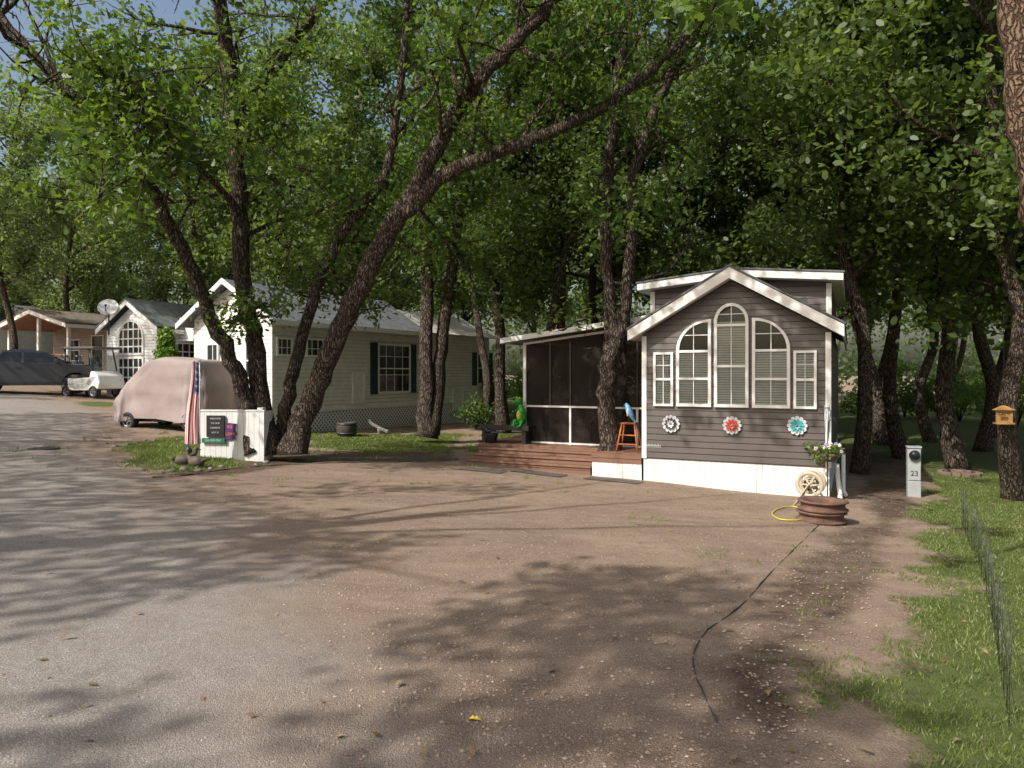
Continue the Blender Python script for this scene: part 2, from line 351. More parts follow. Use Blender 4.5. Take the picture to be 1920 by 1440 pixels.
T1=[
 (W([(478,850,14),(462,760,14),(440,690,13.9),(400,610,13.7),(350,490,13.3),(300,390,12.9),(262,325,12.5),(200,240,12.1),(110,160,11.9),(20,55,11.8),(-80,-80,11.7)]),[.17,.155,.15,.14,.13,.12,.11,.10,.09,.08,.05],{'root':1,'f0':.5,'nb':13,'L':1.9}),
 (W([(505,850,14.1),(492,760,14.2),(478,640,14.3),(455,530,14.3),(450,390,14.2),(440,250,14),(428,110,13.8),(412,-20,13.5),(400,-200,13.3)]),[.2,.18,.17,.165,.16,.15,.14,.13,.07],{'root':1,'f0':.45,'nb':12,'L':2.0}),
 (W([(452,400,14.2),(390,330,13.3),(320,250,12.3),(250,180,11.4),(190,140,10.8)]),[.07,.06,.05,.04,.02],{'nb':8,'f0':.35,'L':1.2}),
 (W([(440,230,14),(520,120,14.4),(590,20,14.8),(640,-90,15)]),[.10,.09,.07,.05],{'nb':7,'L':2.1})]
T2=[
 (W([(548,852,14.1),(572,775,14.1),(605,690,14),(660,570,13.9),(705,470,13.8),(770,370,13.7),(825,260,13.5),(900,150,13.2),(965,75,13),(1050,-15,12.8),(1130,-150,12.6)]),[.23,.21,.20,.19,.18,.165,.15,.14,.125,.11,.07],{'root':1,'f0':.5,'nb':12,'L':2.1}),
 (W([(715,455,13.8),(770,390,13.5),(840,325,13.3),(940,283,13.2),(1040,245,13.3),(1130,200,13.5),(1210,140,13.6),(1290,60,13.7),(1350,-60,13.8)]),[.14,.135,.13,.12,.11,.10,.09,.07,.04],{'f0':.35,'nb':10,'L':1.5}),
 (W([(522,845,14.3),(540,740,14.4),(565,640,14.5),(600,520,14.6),(655,420,14.7),(720,330,14.9),(745,200,15),(760,60,15),(770,-120,15)]),[.13,.12,.115,.11,.10,.09,.08,.07,.04],{'root':1,'f0':.48,'nb':12,'L':2.0}),
 (W([(965,75,13),(1010,110,12.9),(1080,95,12.8),(1150,60,12.7),(1210,70,12.6)]),[.05,.045,.035,.025,.01],{'f0':.3,'nb':5,'L':1.0})]
T3=[
 (W([(1148,875,14.6),(1140,790,14.6),(1136,700,14.6),(1148,640,14.6),(1142,560,14.7),(1135,400,14.8),(1148,250,14.9),(1163,100,15),(1190,-30,15),(1220,-200,15)]),[.23,.2,.185,.19,.13,.12,.11,.10,.09,.05],{'root':1,'f0':.42,'nb':12,'L':1.7}),
 (W([(1150,660,14.6),(1170,590,14.5),(1182,450,14.5),(1188,330,14.6),(1225,210,14.6),(1265,130,14.7),(1310,50,14.7),(1360,-90,14.8)]),[.14,.125,.115,.11,.1,.09,.08,.04],{'f0':.4,'nb':10,'L':1.7})]
for T_ in (T1,T2,T3):
    for li in T_:
        P_,_r=smooth(li[0],li[1],6); KEY+=[tuple(p) for p in P_]
build_tree('oak_tree',b1,T1,'tall oak with two dark leaning trunks beside the white sign box',zmin=2.3,filt=f1,seed=11,per=36,extra=ex1)
b2=gp(545,852)
ex2=[wp(random.gauss(640,55),random.gauss(470,45),random.uniform(14.3,15.4)) for _ in range(26)]+[wp(random.gauss(560,40),random.gauss(545,20),random.uniform(14.8,15.6)) for _ in range(12)]+[wp(random.gauss(700,45),random.gauss(560,18),random.uniform(15,16)) for _ in range(10)]
build_tree('oak_tree',b2,T2,'large oak leaning over the drive with a long arching limb',zmin=2.6,filt=f1,seed=12,per=34,extra=ex2)
def f2(x,y,z):
    px=960+F*x/y; py=700-F*(z-CH)/y
    return not(px>1175 and py>430) and not (py>600)
build_tree('oak_tree',(wp(1145,870,14.6)[0],14.6,-.35),T3,'forked oak growing up through the wooden deck',zmin=2.4,filt=f2,seed=13,per=31,rs_=.95)
random.seed(44); ex3=[wp(random.gauss(850,45),random.gauss(545,35),random.uniform(19,20)) for _ in range(22)]
build_tree('oak_tree',gp(808,818),[
 (W([(800,820,19),(799,700,19),(800,560,19),(800,420,19),(790,280,19),(780,120,19),(770,-60,19)]),[.22,.19,.17,.16,.14,.12,.07],{'root':1,'f0':.35,'nb':11,'L':2.2}),
 (W([(812,815,19),(825,680,19.1),(838,570,19.2),(855,460,19.3),(862,380,19.4),(890,250,19.4),(900,100,19.4)]),[.17,.16,.15,.13,.12,.1,.05],{'f0':.4,'nb':9,'L':2.2})],
 'twin-stemmed oak in front of the cream sided home',zmin=3.0,seed=14,per=34,size=.17,extra=ex3,prune=.4)
hx=Vector(wp(1335,20,4.6)); B4=(5.95,6.4,H(5.95,6.4))
t4=build_tree('oak_tree',B4,[
 ([(5.95,6.4,B4[2]-.1)]+W([(2090,800,6.4),(2035,620,6.4),(1985,450,6.4),(1950,300,6.4),(1930,120,6.4),(1915,-60,6.4),(1880,-300,6.4),(1850,-700,6.5)]),[.26,.235,.225,.22,.215,.21,.2,.17,.1],{'root':1,'f0':.8,'nb':6,'L':2.5}),
 (W([(1900,-260,6.4),(1700,-330,5.8),(1500,-200,5.0),(1400,-80,4.7)])+[tuple(hx)],[.09,.06,.04,.02,.006],{'nb':0})],
 'rough barked oak trunk close beside the lawn',zmin=5,seed=15,bark=BARK2,prune=0)
rs=np.random.default_rng(5)
spr=[tuple(hx-Vector(B4)+Vector((rs.normal()*.13,rs.normal()*.12,rs.normal()*.03+.05))) for _ in range(11)]
cr=[c for c in t4.children if c.name.startswith('crown')][0]
V0=np.empty(len(cr.data.vertices)*3,np.float32); cr.data.vertices.foreach_get('co',V0)
V0=np.concatenate([V0.reshape(-1,3),leafV(spr,.09,8,.13,OAK,rs)]); cr.data=polys_np('crown',V0,len(OAK),LEAFN)
def variant(seed,Ht,base_h,spread,nl):
    random.seed(seed); rs=np.random.default_rng(seed); mb=MB(); cl=[]
    x=0;y=0;pts=[];R=[]
    for i in range(9):
        f=i/8; pts.append((x,y,f*Ht)); R.append(.15*(1-f)**.8+.03); x+=random.uniform(-.45,.45); y+=random.uniform(-.4,.4)
    P,R2=smooth(pts,R); 
    for i in range(4): R2[i]*=1+.4*(1-i/4)
    mb.tube(P,R2,10,wob=.07); grow(mb,P,R2,base_h/Ht,6,spread*.6,cl)
    for k in range(nl):
        f=base_h/Ht+(.92-base_h/Ht)*k/nl; i=int(f*(len(P)-1)); a=k*2.4+random.uniform(-.5,.5); ln=spread*(1-.45*abs(f-.55)*2)*random.uniform(.8,1.15)
        q=[P[i]]; d=Vector((math.cos(a),math.sin(a),random.uniform(.15,.8)))
        for j in range(5): d=(d.normalized()+rv()*.2+Vector((0,0,.05))).normalized(); q.append(q[-1]+d*ln/5)
        rr=min(R2[i]*.65,.1); q2,r2=smooth([tuple(v) for v in q],[rr*(1-.15*j) for j in range(6)],3); mb.tube(q2,r2,6,cap=False)
        grow(mb,q2,r2,.25,5,spread*.45,cl)
    tm=mkmesh('trunk',mb,BARK); V=leafV(cl,.50,27,.18,SIM,rs)
    return tm,polys_np('crown',V,len(SIM),LEAF),polys_np('crown',V,len(SIM),LEAFF)
VAR=[variant(21,13,4.2,3.6,10),variant(22,15,5.2,3.8,11),variant(23,12,3.4,3.4,10),variant(24,14,5.8,3.2,9),variant(25,11,3.0,3.2,11)]
def put(v,x,y,s=1,rot=0,label='oak in the shady woodland behind the homes',group='woodland oaks',zs=1):
    t=top('oak_tree',(x,y,H(x,y)-.05),rot,label,'tree',group); t.scale=(s,s,s*zs)
    T_=VAR[v]
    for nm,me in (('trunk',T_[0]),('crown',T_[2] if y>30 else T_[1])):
        o=link(bpy.data.objects.new(nm,me)); o.parent=t
    return t
near=[(905,26,3),(945,23.5,0),(1015,23,3),(1612,16.5,1),(1652,24,3),(1690,20,3),(1745,25,1),(1797,17.5,0),(1842,22,1),(1872,27,3),(1903,13.2,1),(1560,25,0),(1480,27,1),(1330,26,3),(1250,24.5,0),(1120,27,1),(1080,24,3),(2010,16,2),(2060,22,0),
 (700,31,4),(600,34,2),(540,30,1),(640,27,1),(450,36,4),(340,41,0),(90,49,2),(14,34,1),(-90,38,2),(190,47,4),(240,52,0),(1400,32,1),(1180,34,3),(1020,34,3),(880,36,1),(760,38,0),(1650,34,3),(1960,31,1),(1950,42,0),(1560,39,3),(1780,41,3),(380,30,1),
 (1440,41,1),(1290,43,3),(1000,44,1),(1850,45,1),(130,40,1),(-30,46,0),(560,44,1)]
P0=[]
for i,(px,d,v) in enumerate(near):
    x=(px-960)/F*d; P0.append((x,d)); put(v,x,d,.9+.25*((i*37)%10)/10,i*1.7,'dark oak trunk with leafy crown in the woodland' if px>1590 else 'oak in the shady woodland behind the homes')
random.seed(3); n=0; tries=0
while n<8 and tries<4000:
    tries+=1; x=random.uniform(-50,40); y=random.uniform(38,54)
    if abs(x/y)>.86: continue
    if min(math.hypot(x-a,y-b) for a,b in P0)<6: continue
    if x<-9 and y<46: continue
    P0.append((x,y)); put(n%5,x,y,random.uniform(.95,1.3),random.uniform(0,6)); n+=1
put(1,-24,24,1.0,1.9)
for k,(x,y) in enumerate(((-22,-24),(-14,-27),(-6,-24),(1,-27),(9,-21),(17,-24),(24,-17),(28,-6))): put(k%5,x,y,1.1,k*1.3,'unseen oak added behind the viewpoint for window reflections','oaks added for window reflections')  # unseen oaks added so cabin panes mirror foliage, not bright horizon sky
rs=np.random.default_rng(9); C=[]
for i in range(1250):
    a=rs.uniform(-.95,.95); d=rs.uniform(60,74); C.append((a*d*.9,d,14.5*rs.random()**1.15+.6))
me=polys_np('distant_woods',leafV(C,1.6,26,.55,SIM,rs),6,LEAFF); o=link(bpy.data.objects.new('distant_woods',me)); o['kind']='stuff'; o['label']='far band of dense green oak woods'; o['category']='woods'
def bush(x,y,r,h,seed,label,size=.14,n=60,per=40,name='shrub',mat=None):
    rs=np.random.default_rng(seed); z=H(x,y); t=top(name,(x,y,z),0,label,'shrub','woodland shrubs'); mb=MB(); random.seed(seed); C=[]
    for k in range(7):
        a=k*.9; tip=(math.cos(a)*r*.6,math.sin(a)*r*.6,h*random.uniform(.6,1)); mb.tube([(0,0,-.05),(tip[0]*.3,tip[1]*.3,tip[2]*.5),tip],[.03,.02,.008],5)
    for k in range(n):
        u=rs.normal(size=3); u/=np.linalg.norm(u); q=rs.random()**.4; C.append((u[0]*r*q,u[1]*r*q,h*.55+u[2]*h*.45*q))
    part('stem',mb,BARK,t); o=link(bpy.data.objects.new('foliage',polys_np('foliage',leafV(C,.3,per,size,SIM,rs),6,mat or LEAFS))); o.parent=t
random.seed(77)
for k in range(34):
    px=random.choice([random.uniform(1585,1960),random.uniform(1600,1960),random.uniform(880,1180),random.uniform(420,900),random.uniform(1200,1560)]); d=random.uniform(28,50)
    bush((px-960)/F*d,d,random.uniform(1.1,2.2),random.uniform(1.3,3.6),100+k,'leafy green understorey shrub among the oaks',size=.16,n=42,per=40)
bush(*gp(893,806)[:2],.5,1.1,301,'low green shrub at the corner of the cream home',n=30,size=.10,per=45,mat=LEAF); bush(gp(925,760)[0],gp(925,790)[1],.55,2.5,302,'tall leafy shrub beside the cream home',n=40,size=.11,per=45,mat=LEAF)
# ---- trees standing beside / behind the viewpoint that shade the drive
SUN=Vector((-.75,-.66,0)).normalized()*math.cos(math.radians(SEL))+Vector((0,0,math.sin(math.radians(SEL))))
regs=[([(0,775),(215,775),(330,880),(560,960),(830,1015),(700,1060),(420,1090),(300,1170),(-200,1190),(-300,800)],.56),
 ([(1060,1065),(1330,1080),(1420,1120),(1330,1180),(1620,1240),(1700,1440),(620,1440),(700,1330),(980,1270),(740,1230),(800,1160),(960,1130)],.40),
 ([(-200,1320),(280,1340),(310,1440),(-200,1440)],.42),([(560,905),(980,905),(1000,925),(600,930)],.7)]
rs=np.random.default_rng(31); TG=[]
for L,spc in regs:
    P=G(L); xs=[p[0] for p in P]; ys=[p[1] for p in P]; pts=[]
    for _ in range(6000):
        x=rs.uniform(min(xs),max(xs)); y=rs.uniform(min(ys),max(ys))
        if y>24 or float(sdpoly(x,y,P))<.12: continue
        if all((x-a)**2+(y-b)**2>spc*spc for a,b in pts): pts.append((x,y)); TG.append((x,y,H(x,y)))
for _ in range(52):
    s=rs.uniform(-4,3.2); z=rs.uniform(1.0,3.6); TG.append((2.515+.9026*s,13.67-.4305*s,z))
for _ in range(30): TG.append((rs.uniform(6,12),rs.uniform(4,18),-.5))
CL=[]
for (x,y,z) in TG:
    h=rs.uniform(7.8,10.0); t=(h-z)/SUN.z; CL.append((x+SUN.x*t,y+SUN.y*t,h))
trs=[((-8.6,2.6),[]),((-11.5,-5),[]),((-3.6,-5.2),[]),((-15.5,9.5),[])]
for c in CL: min(trs,key=lambda q:math.hypot(q[0][0]-c[0],q[0][1]-c[1]))[1].append(c)
for k,((x,y),cl) in enumerate(trs):
    if not cl: continue
    z=H(x,y); rr=random.Random(k); mb=MB(); random.seed(k+50)
    P,R=smooth([(0,0,-.1),(.1,.1,2.5),(-.1,.2,5),(.1,0,7.4),(.2,.1,10)],[.3,.24,.2,.16,.05]); mb.tube(P,R,12,wob=.06)
    loc=[(a-x,b-y,c-z) for a,b,c in cl]
    for j in range(0,len(loc),24):
        q=loc[j]; mb.tube([(0,.05,5.2+3*rr.random()),(q[0]*.5,q[1]*.5,7.6),q],[.05,.03,.008],6,cap=False)
    t=top('oak_tree',(x,y,z),0,'broad oak beside the lane shading the drive','tree','oaks along the lane'); part('trunk',mb,BARK,t)
    o=link(bpy.data.objects.new('crown',polys_np('crown',leafV(loc,.42,56,.19,SIM,np.random.default_rng(k+60),up=.9),6,LEAF))); o.parent=t
# ---------------------------------------------------------------- window helper
def mixglass():
    t=NT('window_glass'); g=t.n('ShaderNodeBsdfGlossy'); g.inputs['Roughness'].default_value=.03; g.inputs['Color'].default_value=(.8,.88,.9,1)
    tr=t.n('ShaderNodeBsdfTransparent'); fr=t.n('ShaderNodeFresnel'); fr.inputs[0].default_value=1.5; m=t.n('ShaderNodeMixShader')
    t.l(t.math('ADD',fr.outputs[0],.02),m.inputs[0]); t.l(tr.outputs[0],m.inputs[1]); t.l(g.outputs[0],m.inputs[2]); t.l(m.outputs[0],t.out.inputs['Surface']); return t.mat
GLASS=mixglass()
DGL=basic('dark_glass',(.025,.032,.035),.06,.4,2)
DARK=basic('dark_interior',(.012,.016,.014),.8,.3,3)
BLIND=siding('window_blind',(.50,.53,.48),.045,'Z',.34,.35,.6)
def outl(x0,x1,z0,z1,kind,zs,w):
    if kind=='rect': return [(x0+w,z0+w),(x1-w,z0+w),(x1-w,z1-w),(x0+w,z1-w)]
    o=[(x0+w,z0+w),(x1-w,z0+w)]
    if kind=='arch':
        cx=(x0+x1)/2; rx=(x1-x0)/2-w; rz=z1-zs-w
        o+=[(cx+rx*math.cos(a),zs+rz*math.sin(a)) for a in np.linspace(0,math.pi,15)]
    elif kind=='ql':
        o+=[(x1-w,zs)]; o+=[(x1-w+(x1-x0-2*w)*math.cos(a),zs+(z1-w-zs)*math.sin(a)) for a in np.linspace(math.pi/2,math.pi,11)]
    elif kind=='qr':
        o+=[(x0+w+(x1-x0-2*w)*math.cos(a),zs+(z1-w-zs)*math.sin(a)) for a in np.linspace(0,math.pi/2,11)]; o+=[(x0+w,zs)]
    return o
def window(par,x0,x1,z0,z1,kind='rect',zs=None,y=0,T=None,vx=1,hz=(),blind=False,fw=.05,shut=None,fm=None,mw=.011,bars=()):
    mb=MB(); mb.T=T; o=outl(x0,x1,z0,z1,kind,zs,0); i=outl(x0,x1,z0,z1,kind,zs,fw); mb.ring(o,i,y-.055,y+.0,0)
    def topz(x):
        if kind=='rect': return z1-fw
        if kind=='arch': u=(x-(x0+x1)/2)/((x1-x0)/2-fw); return zs+(z1-zs-fw)*math.sqrt(max(0,1-u*u))
        if kind=='ql': u=(x1-fw-x)/(x1-x0-2*fw)
        else: u=(x-x0-fw)/(x1-x0-2*fw)
        return zs+(z1-zs-fw)*math.sqrt(max(0,1-u*u))
    for k in range(1,vx+1):
        x=x0+(x1-x0)*k/(vx+1); mb.box(x-mw,x+mw,y-.036,y-.024,z0+fw,topz(x),0)
    for z in bars: mb.box(x0+fw,x1-fw,y-.05,y-.022,z-.022,z+.022,0)
    for z in hz:
        a,b=x0+fw,x1-fw
        if zs and z>zs:
            s=math.sqrt(max(0,1-((z-zs)/(z1-fw-zs))**2))
            if kind=='ql': a=b-(b-a)*s
            elif kind=='qr': b=a+(b-a)*s
            else: c=(a+b)/2; hw=(b-a)/2*s; a,b=c-hw,c+hw
        mb.box(a,b,y-.037,y-.025,z-mw,z+mw,0)
    w=part('window',mb,fm or WHITE,par)
    mb=MB(); mb.T=T; n=len(i); mb.add([(x,y-.02,z) for x,z in i],[tuple(range(n))],0); part('pane',mb,GLASS if blind else DGL,w)
    if blind:
        mb=MB(); mb.T=T; mb.add([(x,y-.004,z) for x,z in i],[tuple(range(n))],1)
        zt=zs if zs and kind!='rect' else z1-fw
        mb.box(x0+fw,x1-fw,y-.013,y-.008,z0+fw,zt-.01,0); part('blind',mb,[BLIND,DARK],w)
    if shut:
        for a,b in ((x0-shut,x0-.01),(x1+.01,x1+shut)):
            mb=MB(); mb.T=T; mb.box(a,b,y-.03,y-.002,z0-.02,z1+.02,0); mb.ring([(a,z0-.02),(b,z0-.02),(b,z1+.02),(a,z1+.02)],[(a+.03,z0+.02),(b-.03,z0+.02),(b-.03,z1-.02),(a+.03,z1-.02)],y-.045,y-.03,0); part('shutter',mb,SHUT,par)
    return w
SHUT=siding('shutter_green',(.025,.055,.06),.05,'Z',.25,.4,.5)
# ---------------------------------------------------------------- main cabin
SID=siding('dark_siding',(.092,.076,.070),.115,'Z',.11,.2,.42,dirt=(.125,.105,.095))
SKIRT=siding('white_skirting',(.77,.77,.75),.10,'V',.08,.74,.5,dirt=(.55,.50,.42))
SHING=shingle('grey_shingles',(.13,.13,.135))
A=math.radians(25.5)
cab=top('cabin',(2.515,13.67,0),-A,'dark brown sided tiny park cabin with arched white windows','house')
mb=MB()
mb.prism([(0,.02),(3.3,.02),(3.3,2.38),(1.65,3.34),(0,2.38)],0,.12)
mb.box(3.2,3.3,.12,9,.02,2.38); mb.box(0,.1,.12,9,.02,2.38); mb.box(.1,3.2,8.9,9,.02,2.38)
mb.prism([(0.005,2.3),(3.295,2.3),(3.295,3.30),(1.65,3.5),(.005,3.30)],.62,5.6)
part('wall',mb,SID,cab)
mb=MB(); zb=-.75
mb.box(.015,3.285,.015,.06,zb,.02); mb.box(3.24,3.285,.06,8.9,-.9,.02); mb.box(.015,.06,.06,8.9,-.9,.02); part('skirting',mb,SKIRT,cab)
mb=MB()
for x in (-.012,3.222): mb.box(x,x+.09,-.014,.07,.02,2.36)
for x in (-.006,3.216): mb.box(x,x+.09,.606,.68,2.5,3.28)
mb.box(3.223,3.314,.072,.14,.02,2.36)
part('corner_trim',mb,WHITE,cab)
def gab(xa,xb,ze,zr,th):
    xm=(xa+xb)/2; return [(xa,ze),(xm,zr),(xm,zr+th),(xa,ze+th)],[(xm,zr),(xb,ze),(xb,ze+th),(xm,zr+th)]
mb=MB()
for p in gab(-.22,3.52,2.27,3.36,.2): mb.prism(p,-.28,-.24)
for p in gab(-.20,3.50,2.30,3.37,.03): mb.prism(p,-.24,.62)
for xx in (-.22,3.49): mb.box(xx,xx+.03,-.238,9.1,2.29,2.46)
for p in gab(-.2,3.5,3.29,3.46,.13): mb.prism(p,.32,.36)
for p in gab(-.18,3.48,3.29,3.45,.02): mb.prism(p,.36,5.9)
for xx in (-.2,3.47): mb.box(xx,xx+.03,.362,5.9,3.28,3.42)
part('fascia',mb,WHITE,cab)
mb=MB()
for p in gab(-.24,3.54,2.475,3.565,.035): mb.prism(p,-.30,9.15)
for p in gab(-.22,3.52,3.425,3.6,.03): mb.prism(p,.30,5.95)
part('roof',mb,SHING,cab)
window(cab,.22,.595,1.03,2.05,vx=1,hz=(1.80,),bars=(1.54,),blind=True,fw=.045,mw=.006)
window(cab,2.71,3.085,1.03,2.05,vx=1,hz=(1.80,),bars=(1.54,),blind=True,fw=.045,mw=.006)
window(cab,.655,1.295,1.03,2.65,'ql',2.08,vx=1,hz=(2.36,),bars=(2.06,1.55),blind=True,fw=.055,mw=.007)
window(cab,2.015,2.655,1.03,2.65,'qr',2.08,vx=1,hz=(2.36,),bars=(2.06,1.55),blind=True,fw=.055,mw=.007)
window(cab,1.35,1.955,1.03,2.93,'arch',2.60,vx=1,hz=(2.73,),bars=(2.53,1.78),blind=True,fw=.055,mw=.007)
mb=MB(); 
for k in range(14): mb.box(.08+k*.02,.092+k*.02,-.012,-.003,.255,.275+.012*((k*7)%3))
mb.box(.08,.36,-.010,-.003,.235,.240); part('badge',mb,basic('badge_silver',(.5,.5,.5),.3,.1,9),cab)
SIL=basic('silver_metal',(.62,.66,.68),.35,.2,9,metal=.3); RED=basic('red_enamel',(.5,.06,.04),.4,.25,9); TEAL=basic('teal_enamel',(.06,.40,.42),.4,.25,9); DK=basic('dark_metal',(.03,.035,.04),.4,.3,9)
def world(obj,x,y,z):
    c,s=math.cos(obj.rotation_euler.z),math.sin(obj.rotation_euler.z); L=obj.location; return (L.x+c*x-s*y,L.y+s*x+c*y,L.z+z)
for sx,z,ms,lb in ((.555,.70,[SIL,DK,RED],'silver petalled metal flower hung on cabin siding'),(1.667,.705,[SIL,RED,TEAL],'silver and red metal flower hung on cabin siding'),(2.77,.735,[SIL,TEAL,RED],'silver and teal metal flower hung on cabin siding')):
    mb=MB()
    def petals(n,r0,r1,w,y,m,off=0):
        for k in range(n):
            a=2*math.pi*k/n+off; ca,sa=math.cos(a),math.sin(a); T=lambda r,t:(ca*r-sa*t,sa*r+ca*t)
            pr=[(r0,-w*.35),((r0+r1)*.55,-w),(r1*.93,-w*.8),(r1,0),(r1*.93,w*.8),((r0+r1)*.55,w),(r0,w*.35)]
            vs=[]
            for j,(r,t) in enumerate(pr): q=T(r,t); vs.append((q[0],y-(.025 if 0<j<6 else 0)*r/r1,q[1]))
            mb.add(vs,[tuple(range(7))],m)
    petals(12,.03,.17,.036,-.02,0); petals(10,.02,.12,.022,-.045,1,.13); petals(8,.01,.07,.018,-.062,0 if ms[1] is DK else 1,.2); mb.T=Matrix.Translation((0,-.07,0))@Matrix.Rotation(math.pi/2,4,'X'); mb.sph((0,0,0),(.024,.024,.02),10,2)
    mb.T=None; mb.tube([(0,.0,0),(0,-.05,0)],.008,6,2)
    solo('metal_flower',mb,ms,world(cab,sx,-.005,z),-A,lb,'wall ornament',group='metal flowers on the cabin')
# ---- screened porch
SCR=NT('porch_screen'); 
_t=SCR; _d=_t.n('ShaderNodeBsdfDiffuse'); _t.l(_t.ramp(_t.noise(2,4),[(.3,(.034,.028,.025)),(.7,(.055,.046,.042))]),_d.inputs[0]); _x=_t.n('ShaderNodeBsdfTransparent'); _m=_t.n('ShaderNodeMixShader'); _m.inputs[0].default_value=.45; _t.l(_d.outputs[0],_m.inputs[1]); _t.l(_x.outputs[0],_m.inputs[2]); _t.l(_m.outputs[0],_t.out.inputs['Surface']); SCR=_t.mat
BRN=basic('bronze_frame',(.05,.04,.035),.5,.2,8)
por=top('screened_porch',(2.515,13.67,0),-A,'dark screened porch with sloping white roof joined to cabin','porch')
mb=MB(); mb.prism([(-3.07,.08),(-.01,.08),(-.01,2.72),(-3.07,2.36)],1.30,1.304); part('screen',mb,SCR,por)
mb=MB(); mb.box(-3.07,-3.066,1.33,5.8,.08,2.34); part('screen',mb,SCR,por)
mb=MB(); mb.prism([(-3.07,.08),(-.01,.08),(-.01,2.72),(-3.07,2.36)],5.8,5.804); part('screen',mb,SCR,por)
mb=MB()
mb.box(-3.11,-3.04,1.26,1.33,.07,2.34); mb.box(-.08,-.015,1.26,1.33,.07,2.7)
for x in (-1.97,-.46): mb.box(x-.022,x+.022,1.265,1.298,.07,.92)
mb.box(-3.04,-.08,1.262,1.299,.89,.93); mb.box(-3.04,-.08,1.262,1.299,.08,.115); mb.prism([(-3.04,2.30),(-.08,2.65),(-.08,2.70),(-3.04,2.35)],1.262,1.299)
part('frame',mb,WHITE,por)
mb=MB(); mb.box(-3.11,-3.04,5.75,5.82,.07,2.34); part('post',mb,WHITE,por)
for x in (-2.45,-1.97,-1.2,-.46): mb=MB(); mb.box(x-.015,x+.015,1.27,1.296,.93,2.36); part('mullion',mb,BRN,por)
mb=MB(); mb.prism([(-3.5,2.36),(-.02,2.78),(-.02,2.86),(-3.5,2.44)],.98,6.1); part('roof',mb,basic('porch_roof_panel',(.42,.42,.41),.5,.15,3),por)
mb=MB(); mb.prism([(-3.53,2.33),(-.02,2.755),(-.02,2.86),(-3.53,2.44)],.93,.978); mb.box(-3.55,-3.502,.978,6.1,2.32,2.44); part('fascia',mb,WHITE,por)
# deck
DECKM=siding('brown_deck_boards',(.18,.085,.052),.14,'Z',.06,.4,.6,dirt=(.17,.11,.08)); TOPM=basic('deck_board_top',(.22,.118,.078),.65,.25,5,.2,40)
dk=top('wooden_deck',(2.515,13.67,0),-A,'low brown deck with wide steps and white skirting','deck')
mb=MB(); 
for k in range(42): 
    y0=.02+k*.14
    if y0<.86: mb.box(-1.0,-.02,y0,y0+.134,.04,.07)
    else: mb.box(-4.0,-.02,y0,y0+.134,.04,.07)
part('floor',mb,TOPM,dk)
mb=MB(); mb.box(-1.03,-.02,-.02,.015,-.10,.068); mb.box(-1.03,-1.0,.016,.84,-.10,.068); mb.box(-4.03,-1.03,.835,.858,-.08,.038); mb.box(-4.03,-4.002,.86,5.9,-.1,.068); part('rim_board',mb,DECKM,dk)
mb=MB(); mb.box(-1.02,-.02,-.005,.02,-.6,-.102); mb.box(-1.02,-.99,.021,.84,-.6,-.102); mb.box(-4.02,-3.99,.87,5.9,-.6,-.1); part('skirting',mb,SKIRT,dk)
for i,(y0,y1,z) in enumerate(((.0,.30,-.24),(.28,.58,-.135),(.56,.86,-.03))):
    mb=MB(); x0=-3.95+.04*i; mb.box(x0,-1.06,y0,y1,z,z+.035,0); mb.box(x0+.02,-1.07,y0+.03,y0+.06,z-.18,z-.001,1); mb.box(x0+.02,x0+.05,y0+.061,.84,z-.35,z-.002,1); part('step',mb,[TOPM,DECKM],dk)
CH_M=basic('brown_chair_fabric',(.20,.12,.08),.8,.3,10)
def chair(loc,rot,lab):
    t=top('patio_chair',loc,rot,lab,'chair','porch chairs'); mb=MB(); mb.box(-.27,.27,-.25,.25,.40,.45); part('seat',mb,CH_M,t,.02)
    mb=MB(); mb.prism([(.22,.45),(.27,.45),(.38,1.0),(.33,1.0)],-.27,.27,axis='x'); part('backrest',mb,CH_M,t)
    for x in (-.27,.27):
        mb=MB(); mb.tube([(x,-.25,0),(x,-.25,.62),(x,.28,.62)],.016,6); part('armrest',mb,DK,t)
        mb=MB(); mb.tube([(x*.95,.24,0),(x*.95,.24,.43)],.016,6); part('leg',mb,DK,t)
for sx,sy,r in ((-2.5,1.9,.5),(-1.9,2.3,-.3),(-.9,2.0,-.8)): chair(world(cab,sx,sy,.07),-A+r,'brown fabric patio chair inside the screened porch')
BLK=basic('black_wood',(.018,.016,.016),.5,.3,8,.1)
t=top('bench',world(cab,-3.45,1.12,.07),-A,'low black wooden bench on the deck','bench')
mb=MB(); mb.box(-.6,.62,-.2,.2,.33,.39); mb.box(-.62,.64,-.23,-.2,.30,.42); part('seat',mb,BLK,t,.005)
for x in (-.5,.5): mb=MB(); mb.box(x-.05,x+.05,-.18,.18,0,.33); part('leg',mb,BLK,t,.005)
GRN=basic('green_resin',(.025,.32,.035),.3,.4,14); YEL=basic('yellow_resin',(.6,.5,.05),.4,.2,9)
mb=MB(); mb.T=Matrix.Scale(.95,4); P,R=smooth([(-.12,.05,.05),(-.02,.02,.12),(.02,0,.28),(0,-.01,.42),(-.02,-.03,.52)],[.05,.10,.11,.075,.05]); mb.tube(P,R,12,0)
mb.sph((-.03,-.06,.60),(.085,.11,.075),14,0); mb.sph((-.05,-.15,.58),(.06,.08,.04),12,0); mb.sph((.005,-.085,.27),(.07,.05,.12),12,1)
for s in (-1,1):
    mb.sph((s*.05-.03,-.08,.67),.03,10,1); mb.sph((s*.05-.035,-.105,.675),.013,8,2)
    mb.tube([(s*.08,-.02,.42),(s*.17,-.07,.34),(s*.13,-.17,.36)],[.03,.022,.018],8,0); mb.tube([(s*.08,0,.14),(s*.15,-.12,.12),(s*.13,-.14,.02),(s*.13,-.22,.015)],[.055,.045,.03,.025],8,0)
